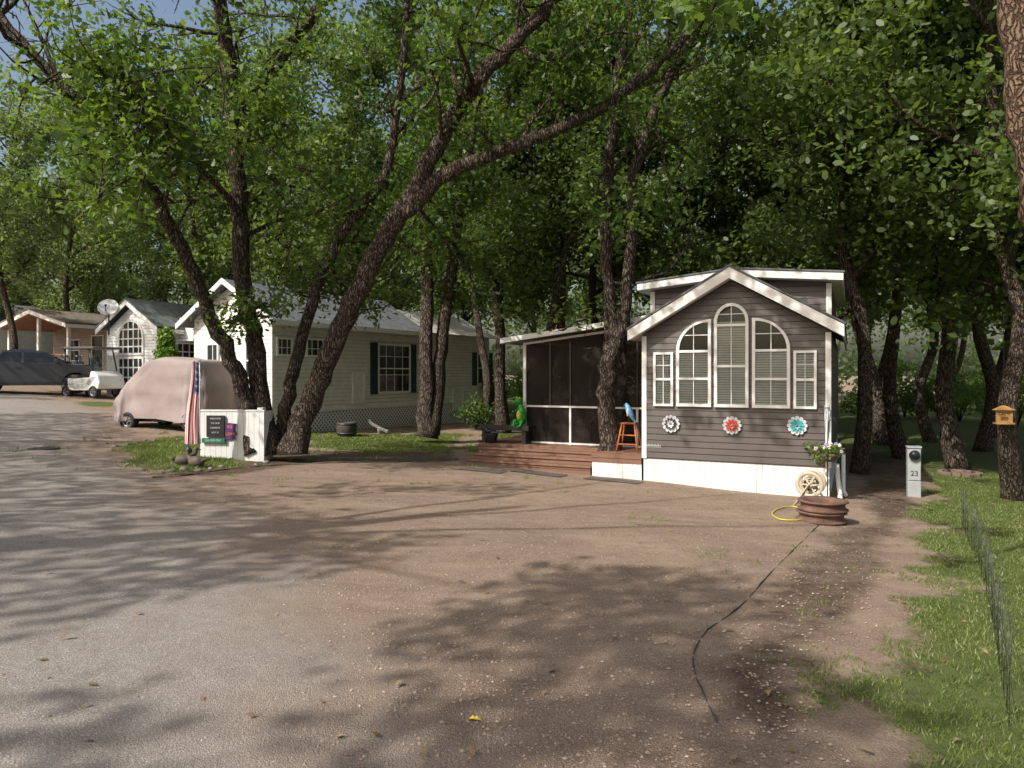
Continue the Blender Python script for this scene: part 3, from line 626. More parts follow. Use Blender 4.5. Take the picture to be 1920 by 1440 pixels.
mb.tube([(-.1,.05,.08),(-.25,.12,.05),(-.36,.08,.04),(-.42,-.02,.06)],[.06,.045,.025,.008],8,0)
for k in range(5): mb.add([(-.02,.10-.01*k,.2+k*.08),(.0,.10-.01*k,.27+k*.08),(-.01,.17-.01*k,.25+k*.08)],[(0,1,2)],1)
solo('lizard_figure',mb,[GRN,YEL,DK],world(cab,-3.05,1.05,.46),-A-.5,'bright green lizard figure sitting on black bench','garden figure')
ORW=basic('orange_stained_wood',(.42,.12,.04),.5,.25,9,.1)
t=top('step_stool',world(cab,-.42,.55,.07),-A,'orange wooden step stool on the deck','stool')
mb=MB(); mb.box(-.15,.15,-.12,.12,.56,.585); part('seat',mb,ORW,t,.004)
for x in (-1,1):
    for y in (-1,1): mb=MB(); mb.tube([(x*.22,y*.18,0),(x*.13,y*.09,.56)],.018,6); part('leg',mb,ORW,t)
for z in (.15,.33): mb=MB(); w=.22-.16*z; mb.box(-w,w,-.19+.15*z,-.14+.15*z,z,z+.02); part('rung',mb,ORW,t)
mb=MB(); BLU=basic('blue_paint',(.14,.36,.60),.4,.3,14)
P,R=smooth([(.10,0,.02),(.05,0,.12),(0,0,.22),(-.04,0,.31),(-.06,0,.36)],[.012,.05,.07,.05,.02]); mb.tube(P,R,10,0); mb.sph((-.06,0,.34),(.045,.04,.045),10,0); mb.tube([(-.10,0,.34),(-.14,0,.32)],[.02,.004],6,1); mb.sph((-.085,-.035,.35),.009,6,1); mb.sph((-.02,-.055,.2),(.03,.012,.09),8,2); mb.tube([(.1,0,.04),(.17,0,-.12)],[.02,.008],6,0)
for s in(-.02,.02): mb.tube([(.0,s,.16),(-.01,s,-.01)],.006,5,1)
solo('bird_figure',mb,[BLU,DK,SIL],world(cab,-.42,.55,.667),-A,'blue painted bird figure perched on the stool','garden figure')
mb=MB(); mb.lathe((0,0,0),[(.0,0),(.10,0),(.15,.2),(.16,.22),(.14,.22),(.13,.18),(0,.18)],16,0)
for k in range(40): a=random.random()*6.28;r=random.random()*.16; mb.sph((r*math.cos(a),r*math.sin(a),.24+random.random()*.14),.03,5,random.choice([1,1,2]),.3)
solo('flower_pot',mb,[DK,LEAFS,basic('purple_petals',(.22,.05,.3),.6,.3,20)],world(cab,-3.75,.95,.07),0,'dark pot with small purple flowers on the deck','plant pot')
MATM=basic('worn_rubber',(.10,.083,.072),.9,.4,12,.3,90)
for px,py,w,l,r in ((905,882,.9,.45,-.35),(1010,888,1.1,.45,-.45),(1150,901,1.1,.4,-.5)):
    x,y,z=gp(px,py); mb=MB(); n=8; vs=[];fs=[]
    for i in range(n+1):
        for j in range(n+1):
            u=(i/n-.5)*w; v=(j/n-.5)*l; X=x+math.cos(r)*u-math.sin(r)*v; Y=y+math.sin(r)*u+math.cos(r)*v; vs.append((u,v,H(X,Y)-z+.013+.003*math.sin(i*1.7+j)))
    for i in range(n):
        for j in range(n): a=i*(n+1)+j; fs.append((a,a+n+1,a+n+2,a+1))
    mb.add(vs,fs); solo('floor_mat',mb,MATM,(x,y,z),r,'thin worn rubber mat lying before the deck steps','mat',group='mats before the steps')
# ---------------------------------------------------------------- cream long home
CREAM=siding('cream_siding',(.76,.745,.68),.115,'Z',.12,.55,.5,dirt=(.58,.56,.49)); rotA=math.atan2(.872,.49)
LAT=NT('white_lattice'); _c=LAT.coord(); _s=LAT.n('ShaderNodeSeparateXYZ'); LAT.l(_c,_s.inputs[0]); _a=LAT.math('FRACT',LAT.math('MULTIPLY',LAT.math('ADD',LAT.math('ADD',_s.outputs['X'],_s.outputs['Z']),50),7.0)); _b=LAT.math('FRACT',LAT.math('MULTIPLY',LAT.math('ADD',LAT.math('SUBTRACT',_s.outputs['X'],_s.outputs['Z']),50),7.0))
_o=LAT.math('MULTIPLY',LAT.math('GREATER_THAN',_a,.42),LAT.math('GREATER_THAN',_b,.42)); LAT.l(LAT.mix(_o,(.80,.80,.78),(.16,.155,.15)),LAT.b.inputs['Base Color']); LAT=LAT.mat
h1=top('cream_house',(-6.42,19.0,0),rotA,'long cream sided mobile home with grey shingle roof','house')
mb=MB(); mb.box(0,11.2,0,.1,.58,3.2); mb.prism([(.1,.58),(3.2,.58),(3.2,3.2),(1.6,4.12),(.1,3.2)],0,.1,axis='x'); mb.box(.1,11.2,3.1,3.2,.58,3.2)
mb.prism([(.1,.58),(3.1,.58),(3.1,3.2),(1.6,4.12),(.1,3.2)],11.1,11.2,axis='x')
part('wall',mb,CREAM,h1)
mb=MB(); mb.box(.02,11.18,.02,.06,-.5,.58); mb.box(.02,.06,.06,3.1,-.4,.58); part('skirting',mb,LAT,h1)
mb=MB()
mb.prism([(-.35,2.98),(1.6,4.16),(3.55,2.98),(3.55,3.06),(1.6,4.25),(-.35,3.06)],-.3,6.6,axis='x'); part('roof',mb,shingle('slate_shingles',(.13,.14,.155)),h1)
mb=MB(); mb.prism([(-.25,3.04),(1.6,3.95),(3.45,3.04),(3.45,3.08),(1.6,4.0),(-.25,3.08)],6.6,11.5,axis='x'); part('roof',mb,basic('pale_metal_roof',(.45,.45,.42),.5,.15,3),h1,label='pale metal roof section')
mb=MB(); mb.prism([(-.38,2.92),(1.6,4.12),(3.58,2.92),(3.58,3.07),(1.6,4.27),(-.38,3.07)],-.34,-.302,axis='x'); mb.box(-.3,6.6,-.39,-.352,2.93,3.07); part('fascia',mb,WHITE,h1)
mb=MB(); mb.box(-.012,.08,-.012,0,.58,3.0); mb.box(7.9,8.0,-.012,0,.58,3.0); mb.box(11.12,11.21,-.012,0,.58,3.0); mb.box(0,11.2,-.015,0,.55,.62); part('corner_trim',mb,WHITE,h1)
def tpx(px):
    r=(px-960)/F; return (r*19.0+6.42)/(.49-.872*r)
def zat(px,py): t=tpx(px); return CH-(py-700)/F*(19+.872*t)
window(h1,tpx(707),tpx(768),zat(735,737),zat(735,645),vx=3,hz=(1.6,2.2),bars=((zat(735,737)+zat(735,645))/2,),shut=.33,fw=.06)
window(h1,tpx(893),tpx(915),1.2,2.45,vx=1,bars=(1.85,),shut=.3,fw=.06)
window(h1,.12,tpx(547),zat(530,668),zat(530,632),vx=2,hz=(2.35,),fw=.06); window(h1,tpx(572),tpx(606),zat(590,670),zat(590,634),vx=2,hz=(2.35,),fw=.06)
T=Matrix.Rotation(-math.pi/2,4,'Z')@Matrix.Translation((-3.2,0,0))
window(h1,2.2,2.8,1.5,2.5,y=0,T=T,vx=1,bars=(2.0,)); window(h1,.6,1.1,1.5,2.5,y=0,T=T,vx=1,bars=(2.0,))
for a,b,c,d in ((660,683,757,697),(848,868,770,728)):
    mb=MB(); mb.box(tpx(a),tpx(b),-.03,-.001,zat(a,c),zat(a,d)); mb.ring([(tpx(a),zat(a,c)),(tpx(b),zat(a,c)),(tpx(b),zat(a,d)),(tpx(a),zat(a,d))],[(tpx(a)+.05,zat(a,c)+.05),(tpx(b)-.05,zat(a,c)+.05),(tpx(b)-.05,zat(a,d)-.05),(tpx(a)+.05,zat(a,d)-.05)],-.045,-.03); part('access_door',mb,WHITE,h1)
# ---------------------------------------------------------------- white gable home
WS=siding('white_siding',(.76,.77,.76),.12,'Z',.12,.6,.5,dirt=(.6,.6,.56))
h2=top('white_house',(-16.84,29.5,H(-16,29)),-A,'small white gabled home with large gridded window','house'); 
mb=MB(); mb.prism([(0,0),(3.1,0),(3.1,2.75),(1.55,3.75),(0,2.75)],0,.1); mb.box(3.0,3.1,.1,9,0,2.75); mb.box(0,.1,.1,9,0,2.75); part('wall',mb,WS,h2)
mb=MB()
for p in gab(-.3,3.4,2.62,3.78,.2): mb.prism(p,-.3,-.25)
mb.box(3.37,3.4,-.25,9,2.62,2.78); part('fascia',mb,WHITE,h2)
mb=MB()
for p in gab(-.32,3.42,2.83,3.99,.05): mb.prism(p,-.32,9.2)
part('roof',mb,shingle('green_grey_shingles',(.16,.18,.17)),h2)
window(h2,.75,2.3,1.75,3.2,'arch',2.45,vx=4,hz=(2.1,2.8),bars=(2.42,),mw=.028,fw=.09)
window(h2,.75,2.3,.45,1.68,vx=4,hz=(.85,1.25),mw=.028,fw=.08)
T=Matrix.Translation((3.1,0,0))@Matrix.Rotation(math.pi/2,4,'Z')
for k in range(4): window(h2,.8+k*1.5,2.1+k*1.5,1.1,2.3,T=T,vx=3,hz=(1.5,1.9),mw=.022,fw=.08)
mb=MB(); mb.box(3.1,4.0,.9,6.9,2.32,2.40); mb.box(3.1,3.9,1.0,6.8,2.40,3.3) ; part('sunroom',mb,WS,h2)
for k in range(4): window(h2,1.1+k*1.4,2.3+k*1.4,2.5,3.15,T=Matrix.Translation((3.9,0,0))@Matrix.Rotation(math.pi/2,4,'Z'),vx=3,hz=(2.8,),mw=.022,fw=.06)
mb=MB(); mb.T=Matrix.Rotation(math.radians(60),4,'X'); prof=[(r,.35*r*r) for r in (0,.1,.2,.3,.38)]; mb.lathe((0,0,0),prof,24); mb.lathe((0,0,.01),prof[::-1],24); mb.T=None; mb.tube([(0,.05,0),(0,.1,-.2),(0,.1,-1.1)],.03,8,1); mb.tube([(0,-.02,-.3),(0,-.45,-.15),(0,-.42,.05)],.018,6,1); mb.sph((0,-.42,.06),.05,8,1)
solo('satellite_dish',mb,[basic('dish_grey',(.6,.6,.6),.5,.1,6),DK],(wp(203,577,28.6)[0],28.6,wp(203,577,28.6)[2]),.3,'round grey satellite dish on a pole by the white home','satellite dish')
# ---------------------------------------------------------------- tan porch home
TAN=siding('tan_siding',(.34,.28,.22),.13,'Z',.12,.5,.6); WOOD=basic('brown_wood',(.24,.12,.07),.7,.3,8,.2)
h3=top('tan_house',(-27.0,38.0,H(-25,38)),-A,'tan sided home with covered wooden front porch','house')
mb=MB(); mb.box(.1,5.2,2.4,2.5,.5,2.75); mb.box(5.1,5.2,2.5,9.5,.5,2.75); mb.box(0,.1,2.4,9.5,.5,2.75); mb.prism([(0,2.75),(5.2,2.75),(2.6,3.5)],2.4,2.5); part('wall',mb,TAN,h3)
mb=MB(); mb.box(0,5.2,0,9.5,0,.5); part('skirting',mb,basic('porch_base',(.22,.17,.13),.8,.2,4),h3)
mb=MB()
for p in gab(-.4,5.6,2.72,3.5,.2): mb.prism(p,-.45,-.4)
mb.box(5.56,5.6,-.4,9.8,2.72,2.9)
part('fascia',mb,WHITE,h3)
for x in (.05,2.6,5.05): mb=MB(); mb.box(x-.07,x+.07,.0,.14,.5,2.8 if x!=2.6 else 3.3); part('post',mb,WHITE,h3)
mb=MB()
for p in gab(-.42,5.62,2.93,3.71,.06): mb.prism(p,-.47,9.9)
part('roof',mb,shingle('brown_shingles',(.20,.16,.12)),h3)
mb=MB()
for p in gab(0,5.2,2.75,3.45,.04): mb.prism(p,-.39,2.39)
part('ceiling',mb,WOOD,h3)
mb=MB(); mb.box(.1,5.1,.02,.08,1.35,1.42); mb.box(.1,5.1,.02,.08,.58,.64); 
for k in range(34): mb.box(.2+k*.148,.24+k*.148,.03,.07,.64,1.35)
part('railing',mb,WOOD,h3)
T=Matrix.Translation((5.2,0,0))@Matrix.Rotation(math.pi/2,4,'Z')
window(h3,4.0,4.8,1.2,2.3,T=T,vx=1,bars=(1.75,)); window(h3,1.4,2.4,1.1,2.3,y=2.4,vx=1,bars=(1.7,)); window(h3,3.4,4.4,.6,2.5,y=2.4,vx=0)
h4=top('white_house',(-34.5,41.0,H(-33,41)),-A,'white sided home partly seen beyond the tan home','house')
mb=MB(); mb.prism([(0,0),(4.6,0),(4.6,2.9),(2.3,3.9),(0,2.9)],0,9); part('wall',mb,WS,h4); mb=MB()
for p in gab(-.3,4.9,2.85,4.0,.12): mb.prism(p,-.3,9.3)
part('roof',mb,SHING,h4); window(h4,3.2,4.1,1.0,2.3,y=0,vx=1,bars=(1.65,)); window(h4,1.0,2.2,1.0,2.3,y=0,vx=1,bars=(1.65,))
rs=np.random.default_rng(4); x,y=wp(312,700,26)[0],26.; t=top('evergreen_shrub',(x,y,H(x,y)),0,'conical bright green evergreen beside the white home','shrub'); mb=MB(); mb.tube([(0,0,0),(0,0,2.4)],[.06,.02],7); part('stem',mb,BARK,t)
C=[]
for k in range(300): z=rs.random()**1.2; a=rs.random()*6.28; r=.72*(1-z)*rs.random()**.3+.05; C.append((r*math.cos(a),r*math.sin(a),.3+z*2.5))
o=link(bpy.data.objects.new('foliage',polys_np('foliage',leafV(C,.12,50,.09,SIM,rs),6,leafmat('evergreen',(.07,.14,.015),(.13,.24,.03),(.24,.36,.05),.2)))); o.parent=t
# ---------------------------------------------------------------- vehicles
TYR=basic('tyre_rubber',(.022,.022,.023),.85,.3,20,.2); RIM=basic('alloy_rim',(.35,.35,.36),.3,.2,9,metal=.7); BODY=basic('grey_car_paint',(.085,.09,.10),.22,.1,2,metal=.3); REDL=basic('red_lamp',(.45,.02,.015),.2,.1,9); WPL=basic('white_plastic',(.78,.78,.76),.3,.06,3)
def wheel(par,x,y,z,r,w,spokes=5):
    mb=MB(); mb.T=Matrix.Translation((x,y,z))@Matrix.Rotation(math.pi/2,4,'X'); mb.lathe((0,0,0),[(r*.62,-w/2),(r*.94,-w/2),(r,-w*.35),(r,w*.35),(r*.94,w/2),(r*.62,w/2),(r*.6,0),(r*.62,-w/2)],28)
    ty=part('wheel',mb,TYR,par)
    mb=MB(); mb.T=Matrix.Translation((x,y,z))@Matrix.Rotation(math.pi/2,4,'X'); mb.lathe((0,0,0),[(r*.62,-w*.45),(r*.55,-w*.45),(r*.55,w*.45),(r*.62,w*.45)],24); mb.lathe((0,0,0),[(0,-w*.3),(r*.14,-w*.3),(r*.14,w*.3),(0,w*.3)],12)
    for k in range(spokes):
        a=2*math.pi*k/spokes; mb.T=Matrix.Translation((x,y,z))@Matrix.Rotation(math.pi/2,4,'X')@Matrix.Rotation(a,4,'Z'); mb.box(.1*r,.57*r,-.06*r,.06*r,-w*.42,w*.42)
    part('rim',mb,RIM,ty)
px,py,pz=gp(36,739); 
tk=top('pickup_truck',(px,py+.8,H(px,py+.8)),math.radians(28),'dark grey compact pickup truck parked beside the lane','truck')
def arch(cx,r,n=11): return [(cx+r*math.cos(a),.38+r*math.sin(a)) for a in np.linspace(math.pi,0,n)]
prof=[(-2.42,.5),(-2.2,.42),(-1.98,.42)]+arch(-1.5,.46)+[(-1.0,.34),(1.0,.34)]+arch(1.5,.46)+[(2.0,.42),(2.30,.46),(2.44,.62),(2.46,.82),(2.38,.98),(2.1,1.07),(1.65,1.14),(1.2,1.19),(.2,1.22),(-1.0,1.24),(-2.2,1.22),(-2.40,1.16),(-2.45,.9)]
mb=MB(); mb.prism(prof,-.92,.92); part('body',mb,BODY,tk,.09)
mb=MB(); vs=[]
cabp=[(1.30,1.16),(.85,1.42),(.38,1.68),(.0,1.76),(-.5,1.75),(-.95,1.68),(-1.45,1.20)]
for sg in (-1,1):
    for x,z in cabp: vs.append((x,sg*(.88-(z-1.16)*.36),z))
m_=len(cabp); fs=[tuple(range(m_)),tuple(range(2*m_-1,m_-1,-1))]+[(i,i+m_,i+1+m_,i+1) for i in range(m_-1)]
mb.add(vs,fs); part('cabin',mb,BODY,tk,.05)
def sw(a,b,c,d):
    for sg in (-1,1):
        mb=MB(); mb.add([(a,sg*(.88-.07*.36+.006),1.24),(b,sg*(.88-.07*.36+.006),1.24),(d,sg*(.88-.46*.36+.006),1.63),(c,sg*(.88-.46*.36+.006),1.63)],[(0,1,2,3)]); part('side_window',mb,DGL,tk)
sw(-1.18,-.30,-.88,-.30); sw(-.22,1.02,-.22,.38)
mb=MB(); mb.add([(1.22,-.76,1.23),(1.22,.76,1.23),(.44,.66,1.67),(.44,-.66,1.67)],[(0,1,2,3)]); mb.v=[(x+.02,y,z+.02) for x,y,z in mb.v]; part('windshield',mb,DGL,tk)
for sg in(-1,1): mb=MB(); mb.box(-.48,-.32,sg*.925-.012,sg*.925+.012,1.02,1.05); part('door_handle',mb,DK,tk)
for sg in(-1,1): mb=MB(); mb.box(.80,.97,sg*1.0-.08,sg*1.0+.08,1.22,1.36); part('mirror',mb,BODY,tk,.03)
for x in(-1.5,1.5):
    for y in (-.83,.83): wheel(tk,x,y,.38,.39,.22)
for a,b in((-.86,-.55),(.55,.86)): mb=MB(); mb.box(-2.49,-2.40,a,b,.80,1.08); part('tail_light',mb,REDL,tk)
for a,b in((-.8,-.4),(.4,.8)): mb=MB(); mb.box(2.38,2.49,a,b,.80,.92); part('headlight',mb,SIL,tk)
mb=MB(); mb.box(2.36,2.49,-.8,.8,.40,.62); part('bumper',mb,DK,tk,.03); mb=MB(); mb.box(-2.5,-2.36,-.8,.8,.42,.62); part('bumper',mb,DK,tk,.03); mb=MB(); mb.box(-1.0,1.0,-.938,-.921,.34,.46); part('side_sill',mb,DK,tk)
# golf cart
gx,gy,gz=gp(174,745); gc=top('golf_cart',(gx,gy,gz),math.radians(-22),'white golf cart with grey roof carrying blue golf bags','golf cart')
mb=MB(); mb.prism([(-1.08,.35),(-.75,.3),(-.4,.28),(.35,.28),(.6,.3),(1.05,.35),(1.10,.60),(1.0,.88),(.72,1.06),(.60,1.04),(.44,.40),(-.2,.36),(-.25,.72),(-.9,.80),(-1.12,.74)],-.58,.58); part('body',mb,WPL,gc,.06)
mb=MB(); mb.box(-.75,-.2,-.5,.5,.76,.90); mb.box(-.85,-.72,-.5,.5,.90,1.30); part('seat',mb,basic('dark_vinyl',(.05,.045,.045),.5,.1,6),gc,.03)
mb=MB(); mb.prism([(-1.05,1.92),(.86,1.92),(.80,2.01),(-1.0,2.02)],-.64,.64); part('roof',mb,basic('roof_plastic',(.10,.10,.105),.35,.1,5),gc,.03)
for y in (-.52,.52): 
    mb=MB(); mb.tube([(.72,y,.98),(.46,y,1.92)],.03,6); part('roof_post',mb,DK,gc); mb=MB(); mb.tube([(-.85,y,.76),(-.9,y,1.92)],.03,6); part('roof_post',mb,DK,gc)
mb=MB(); mb.add([(.70,-.5,1.05),(.70,.5,1.05),(.48,.5,1.88),(.48,-.5,1.88)],[(0,1,2,3)]); part('windshield',mb,GLASS,gc)
mb=MB(); mb.tube([(.46,-.25,.85),(.22,-.25,1.18)],.02,6); mb.T=Matrix.Translation((.22,-.25,1.18))@Matrix.Rotation(-.6,4,'Y'); mb.tube([(.17*math.cos(a),.17*math.sin(a),0) for a in np.linspace(0,6.28,16)],.014,6); part('steering_wheel',mb,DK,gc)
for x in(-.76,.76):
    for y in(-.5,.5): wheel(gc,x,y,.24,.24,.2,4)
NYL=basic('blue_nylon',(.07,.16,.42),.6,.3,9)
for y in(-.30,.24):
    mb=MB(); mb.tube([(-1.08,y,.50),(-1.13,y,1.42)],[.18,.19],12,0); mb.tube([(-1.2,y-.16,.62),(-1.22,y-.16,1.08)],[.09,.09],8,1); mb.tube([(-1.122,y,1.22),(-1.13,y,1.34)],[.20,.20],12,1)
    for k in range(6): a=k*1.05; mb.tube([(-1.13+.08*math.cos(a),y+.08*math.sin(a),1.35),(-1.17+.12*math.cos(a),y+.12*math.sin(a),1.65)],.012,5,2); mb.sph((-1.17+.12*math.cos(a),y+.12*math.sin(a),1.67),(.055,.04,.045),8,1 if k%2 else 0)
    solo('golf_bag',mb,[NYL,WPL,DK],gc.location,gc.rotation_euler.z,'blue golf bag with clubs strapped to the cart','golf bag',group='golf bags on the cart')
# covered cart
cx,cy,cz=gp(318,806); cy+=.5; cc=top('covered_cart',(cx,cy,H(cx,cy)),math.radians(-14),'golf cart hidden under draped dusty taupe fabric cover','covered cart')
kr=[(.24,-1.46,1.40,.82),(.6,-1.42,1.38,.79),(1.02,-1.34,1.34,.74),(1.10,-1.28,1.33,.72),(1.45,-.90,1.22,.68),(1.78,-.54,1.08,.64),(1.86,-.44,1.00,.60),(1.90,-.30,.86,.46),(1.91,-.1,.6,.2)]
rings=[]
for (q0,q1) in zip(kr[:-1],kr[1:]):
    m_=max(1,int((q1[0]-q0[0])/.09))
    for j in range(m_): f_=j/m_; rings.append(tuple(a*(1-f_)+b*f_ for a,b in zip(q0,q1)))
rings.append(kr[-1]); n=240; vs=[];fs=[]
for i,(z,a,b,w) in enumerate(rings):
    cxm=(a+b)/2; rx=(b-a)/2
    for k in range(n):
        th=2*math.pi*k/n; c,s=math.cos(th),math.sin(th); e=.2; X=cxm+rx*math.copysign(abs(c)**e,c); Y=w*math.copysign(abs(s)**e,s)
        amp=max(0,(1.75-z)/1.3)
        fold=(.055*(1-2*abs(math.sin(X*3.7+Y*3+z*1.3)))+.04*(1-2*abs(math.sin(X*8.1-Y*7+z*.9)))+.018*math.sin(X*21+Y*13))*amp+.02*(1-2*abs(math.sin(X*3+z*5)))+.014*math.sin(X*7-z*11)
        sag=-.07*math.sin((X-cxm)*2.4+.5)**2 if z>1.83 else 0
        lift=(.12*max(0,math.sin(X*2.2+2.4))+.03*math.sin(Y*9)) if i==0 else 0
        vs.append((X+(.6*fold*(1 if c>0 else -1) if abs(c)>.75 else .2*fold),Y+(fold if abs(s)>.3 else 0)*(1 if s>0 else -1),z+sag+lift))
for i in range(len(rings)-1):
    for k in range(n): k2=(k+1)%n; fs.append((i*n+k,i*n+k2,(i+1)*n+k2,(i+1)*n+k))
fs.append(tuple((len(rings)-1)*n+k for k in range(n))); mb=MB(); mb.add(vs,fs,0,True)
cov=basic('dusty_taupe_cover',(.30,.243,.232),.85,.14,2,.6,6); part('cover',mb,cov,cc)
for x in(-.95,.9):
    for y in(-.68,.64): wheel(cc,x,y,.23,.23,.2,4)
mb=MB(); mb.box(-1.36,1.2,-.5,.5,.2,.3); mb.box(-1.56,-1.36,-.45,.45,.22,.34); part('chassis',mb,DK,cc,.02)
# ---------------------------------------------------------------- sign box, flag
def text(s,size,mat,par,loc,rot,name='lettering'):
    cu=bpy.data.curves.new('t','FONT'); cu.body=s; cu.size=size; cu.extrude=.002; cu.align_x='CENTER'; cu.align_y='CENTER'
    ob=link(bpy.data.objects.new('t',cu)); bpy.context.view_layer.update(); me=bpy.data.meshes.new_from_object(ob.evaluated_get(bpy.context.evaluated_depsgraph_get()))
    bpy.data.objects.remove(ob); me.materials.clear(); me.materials.append(mat); o=link(bpy.data.objects.new(name,me)); o.parent=par; o.location=loc; o.rotation_euler=rot; return o
sx,sy,sz=gp(420,860); sgn=top('sign_box',(sx,sy,sz),math.radians(-4),'white tongue and groove sign box with colourful name boards','sign')
VP=siding('white_panel',(.76,.76,.75),.11,'V',.06,.6,.5,dirt=(.6,.58,.52))
k=sy/F; wL=(372-420)*k; wR=(497-420)*k
mb=MB(); mb.prism([(wL,-.05),(wR,-.05),(wR,.92),(wL+.05,.92),(wL,.90)],0,.04); mb.box(wR-.04,wR,.041,.45,-.05,.92); mb.box(wL,wL+.04,.041,.45,-.05,.9); part('panel',mb,VP,sgn)
mb=MB(); mb.box(wL-.01,wR+.01,-.012,.052,.921,.95); part('cap',mb,WHITE,sgn)
mb=MB(); mb.box(wR-.16,wR-.05,.06,.2,.921,.99); mb.box(wR-.13,wR-.08,.09,.17,.2,.92); part('post',mb,WHITE,sgn)
mb=MB(); mb.box(-.33,.03,-.05,-.012,.42,.84); bd=part('board',mb,BLK,sgn,label='black slate board with fine white lettering'); WT=basic('white_lettering',(.6,.6,.6),.5,.05,9); OT=basic('orange_lettering',(.8,.3,.05),.5,.1,9)
for i,s in enumerate(('WELCOME','TO OUR','CAMPSITE','LOT 23')): text(s,.045,WT,bd,(-.15,-.053,.78-.09*i),(math.pi/2,0,0))
mb=MB(); mb.box(-.42,.04,-.058,-.014,.31,.40); bd=part('board',mb,basic('green_board',(.015,.14,.09),.5,.2,9),sgn,label='green strip board with phone number'); text('353-359-7063',.058,WT,bd,(-.19,-.061,.357),(math.pi/2,0,0))
mb=MB(); mb.prism([(.05,.38),(.25,.38),(.22,.43),(.27,.49),(.22,.56),(.26,.68),(.05,.70)],-.04,-.012); bd=part('board',mb,basic('purple_board',(.10,.03,.16),.5,.2,9),sgn,label='purple notched board with orange lettering'); text('KE',.09,OT,bd,(.14,-.043,.62),(math.pi/2,0,0)); text('LOW',.08,OT,bd,(.145,-.043,.48),(math.pi/2,0,0))
fx,fy,fz=gp(374,862); FR=basic('flag_red',(.5,.02,.03),.7,.1,9); FW=basic('flag_white',(.75,.74,.72),.7,.05,9); FB=basic('flag_blue',(.02,.03,.15),.7,.1,9)
fl=top('garden_flag',(fx,fy-.22,fz),0,'tall furled striped American flag on a thin pole','flag')
mb=MB(); mb.tube([(.10,0,0),(.10,0,1.86)],.012,8); mb.sph((.10,0,1.88),.022,8); part('pole',mb,basic('pole_white',(.6,.6,.58),.4,.1,5),fl)
mb=MB(); nx,nz=39,36; vs=[]
for j in range(nz+1):
    for i in range(nx+1):
        u=i/nx; v=j/nz; wd=.14+.17*v; vs.append((.11-u*wd+.012*math.sin(v*7),-.02+.03*math.sin(u*13+v*2)*(.4+v*.8),1.82-v*1.5+.06*u*(1-v)))
for j in range(nz):
    for i in range(nx):
        a=j*(nx+1)+i; m=2 if (j<14 and i<22) else (0 if (i//4)%2==0 else 1)
        if m==2 and i%4==1 and j%3==1: m=1
        mb.f.append((a,a+1,a+nx+2,a+nx+1)); mb.m.append(m); mb.sm.append(True)
mb.v=vs; part('cloth',mb,[FR,FW,FB],fl)
STN=basic('field_stone',(.24,.215,.195),.9,.35,5,.5,20)
random.seed(8)
for i,(px,py,r) in enumerate(((300,888,.06),(322,885,.07),(345,881,.07),(372,884,.06),(395,880,.05),(415,876,.045),(240,872,.05),(268,882,.05),(500,868,.06),(480,872,.04),(215,838,.06),(240,834,.05),(198,832,.05),(275,826,.04))):
    x,y,z=gp(px,py); mb=MB(); mb.sph((0,0,r*.2),(r*1.2,r*.9,r*.6),12,0,.08); solo('rock',mb,STN,(x,y,z),i*1.3,'rounded grey field stone edging the grass island','rock',group='edging stones')
for px,py,r in ((345,873,.3),(368,876,2.8)):
    x,y,z=gp(px,py); mb=MB(); mb.sph((0,0,.10),(.17,.10,.10),12,0); P,R=smooth([(.12,0,.14),(.18,0,.2),(.19,0,.27)],[.05,.035,.03]); mb.tube(P,R,8,0); mb.sph((.2,0,.29),(.045,.035,.035),8,0); mb.tube([(.23,0,.285),(.28,0,.275)],[.018,.006],6,1); mb.tube([(-.14,0,.12),(-.26,0,.15)],[.05,.01],6,0); mb.tube([(0,.03,.02),(0,.03,0)],[.02,.03],5,1)
    solo('duck_figure',mb,[basic('duck_brown',(.09,.065,.05),.7,.5,14),DK],(x,y,z),r,'small brown duck figure resting by the stones','garden figure',group='duck figures')
x,y,z=gp(355,862); mb=MB(); mb.tube([(0,0,0),(0,0,.16)],.008,6); mb.T=Matrix.Translation((0,0,.18))@Matrix.Rotation(.9,4,'Y'); mb.lathe((0,0,0),[(0,-.05),(.04,-.05),(.06,.08),(.055,.08),(.0,.05)],14); solo('spot_light',mb,DK,(x,y,z),2.6,'small black garden spotlight aimed at the sign','light')
x,y,z=gp(444,858); mb=MB(); mb.lathe((0,0,0),[(0,0),(.05,0),(.055,.06),(.035,.12),(0,.13)],12,0); mb.sph((0,0,.15),.035,10,1); mb.lathe((0,0,.165),[(.036,0),(.02,.04),(0,.08)],10,2); mb.sph((0,-.03,.12),(.02,.012,.03),8,3)
for s in(-1,1): mb.tube([(s*.04,0,.1),(s*.055,-.03,.06)],.012,6,0); mb.sph((s*.012,-.032,.158),.004,5,2)
solo('gnome_figure',mb,[basic('gnome_coat',(.45,.32,.2),.6,.2,9),basic('gnome_skin',(.6,.4,.3),.6,.1,9),RED,WT],(x,y-.12,z),0,'tiny garden gnome figure at the foot of the sign','garden figure')
x,y,z=gp(75,842); mb=MB(); mb.lathe((0,0,0),[(.33,.012),(.33,.02),(.30,.02),(.295,.016),(0,.016)],36,0)
for i in range(-4,5):
    for j in range(-4,5):
        if i*i+j*j<17: mb.box(i*.06-.018,i*.06+.018,j*.06-.018,j*.06+.018,.0155,.021,0)
solo('manhole_cover',mb,basic('rusty_iron',(.10,.085,.075),.6,.3,9,metal=.3),(x,y,z),.3,'round iron manhole cover set in the lane','manhole cover')
x,y,z=gp(650,819); mb=MB(); mb.lathe((0,0,0),[(0,0),(.22,0),(.27,.15),(.28,.28),(.26,.40),(.235,.40),(.24,.32),(0,.32)],24,0); 
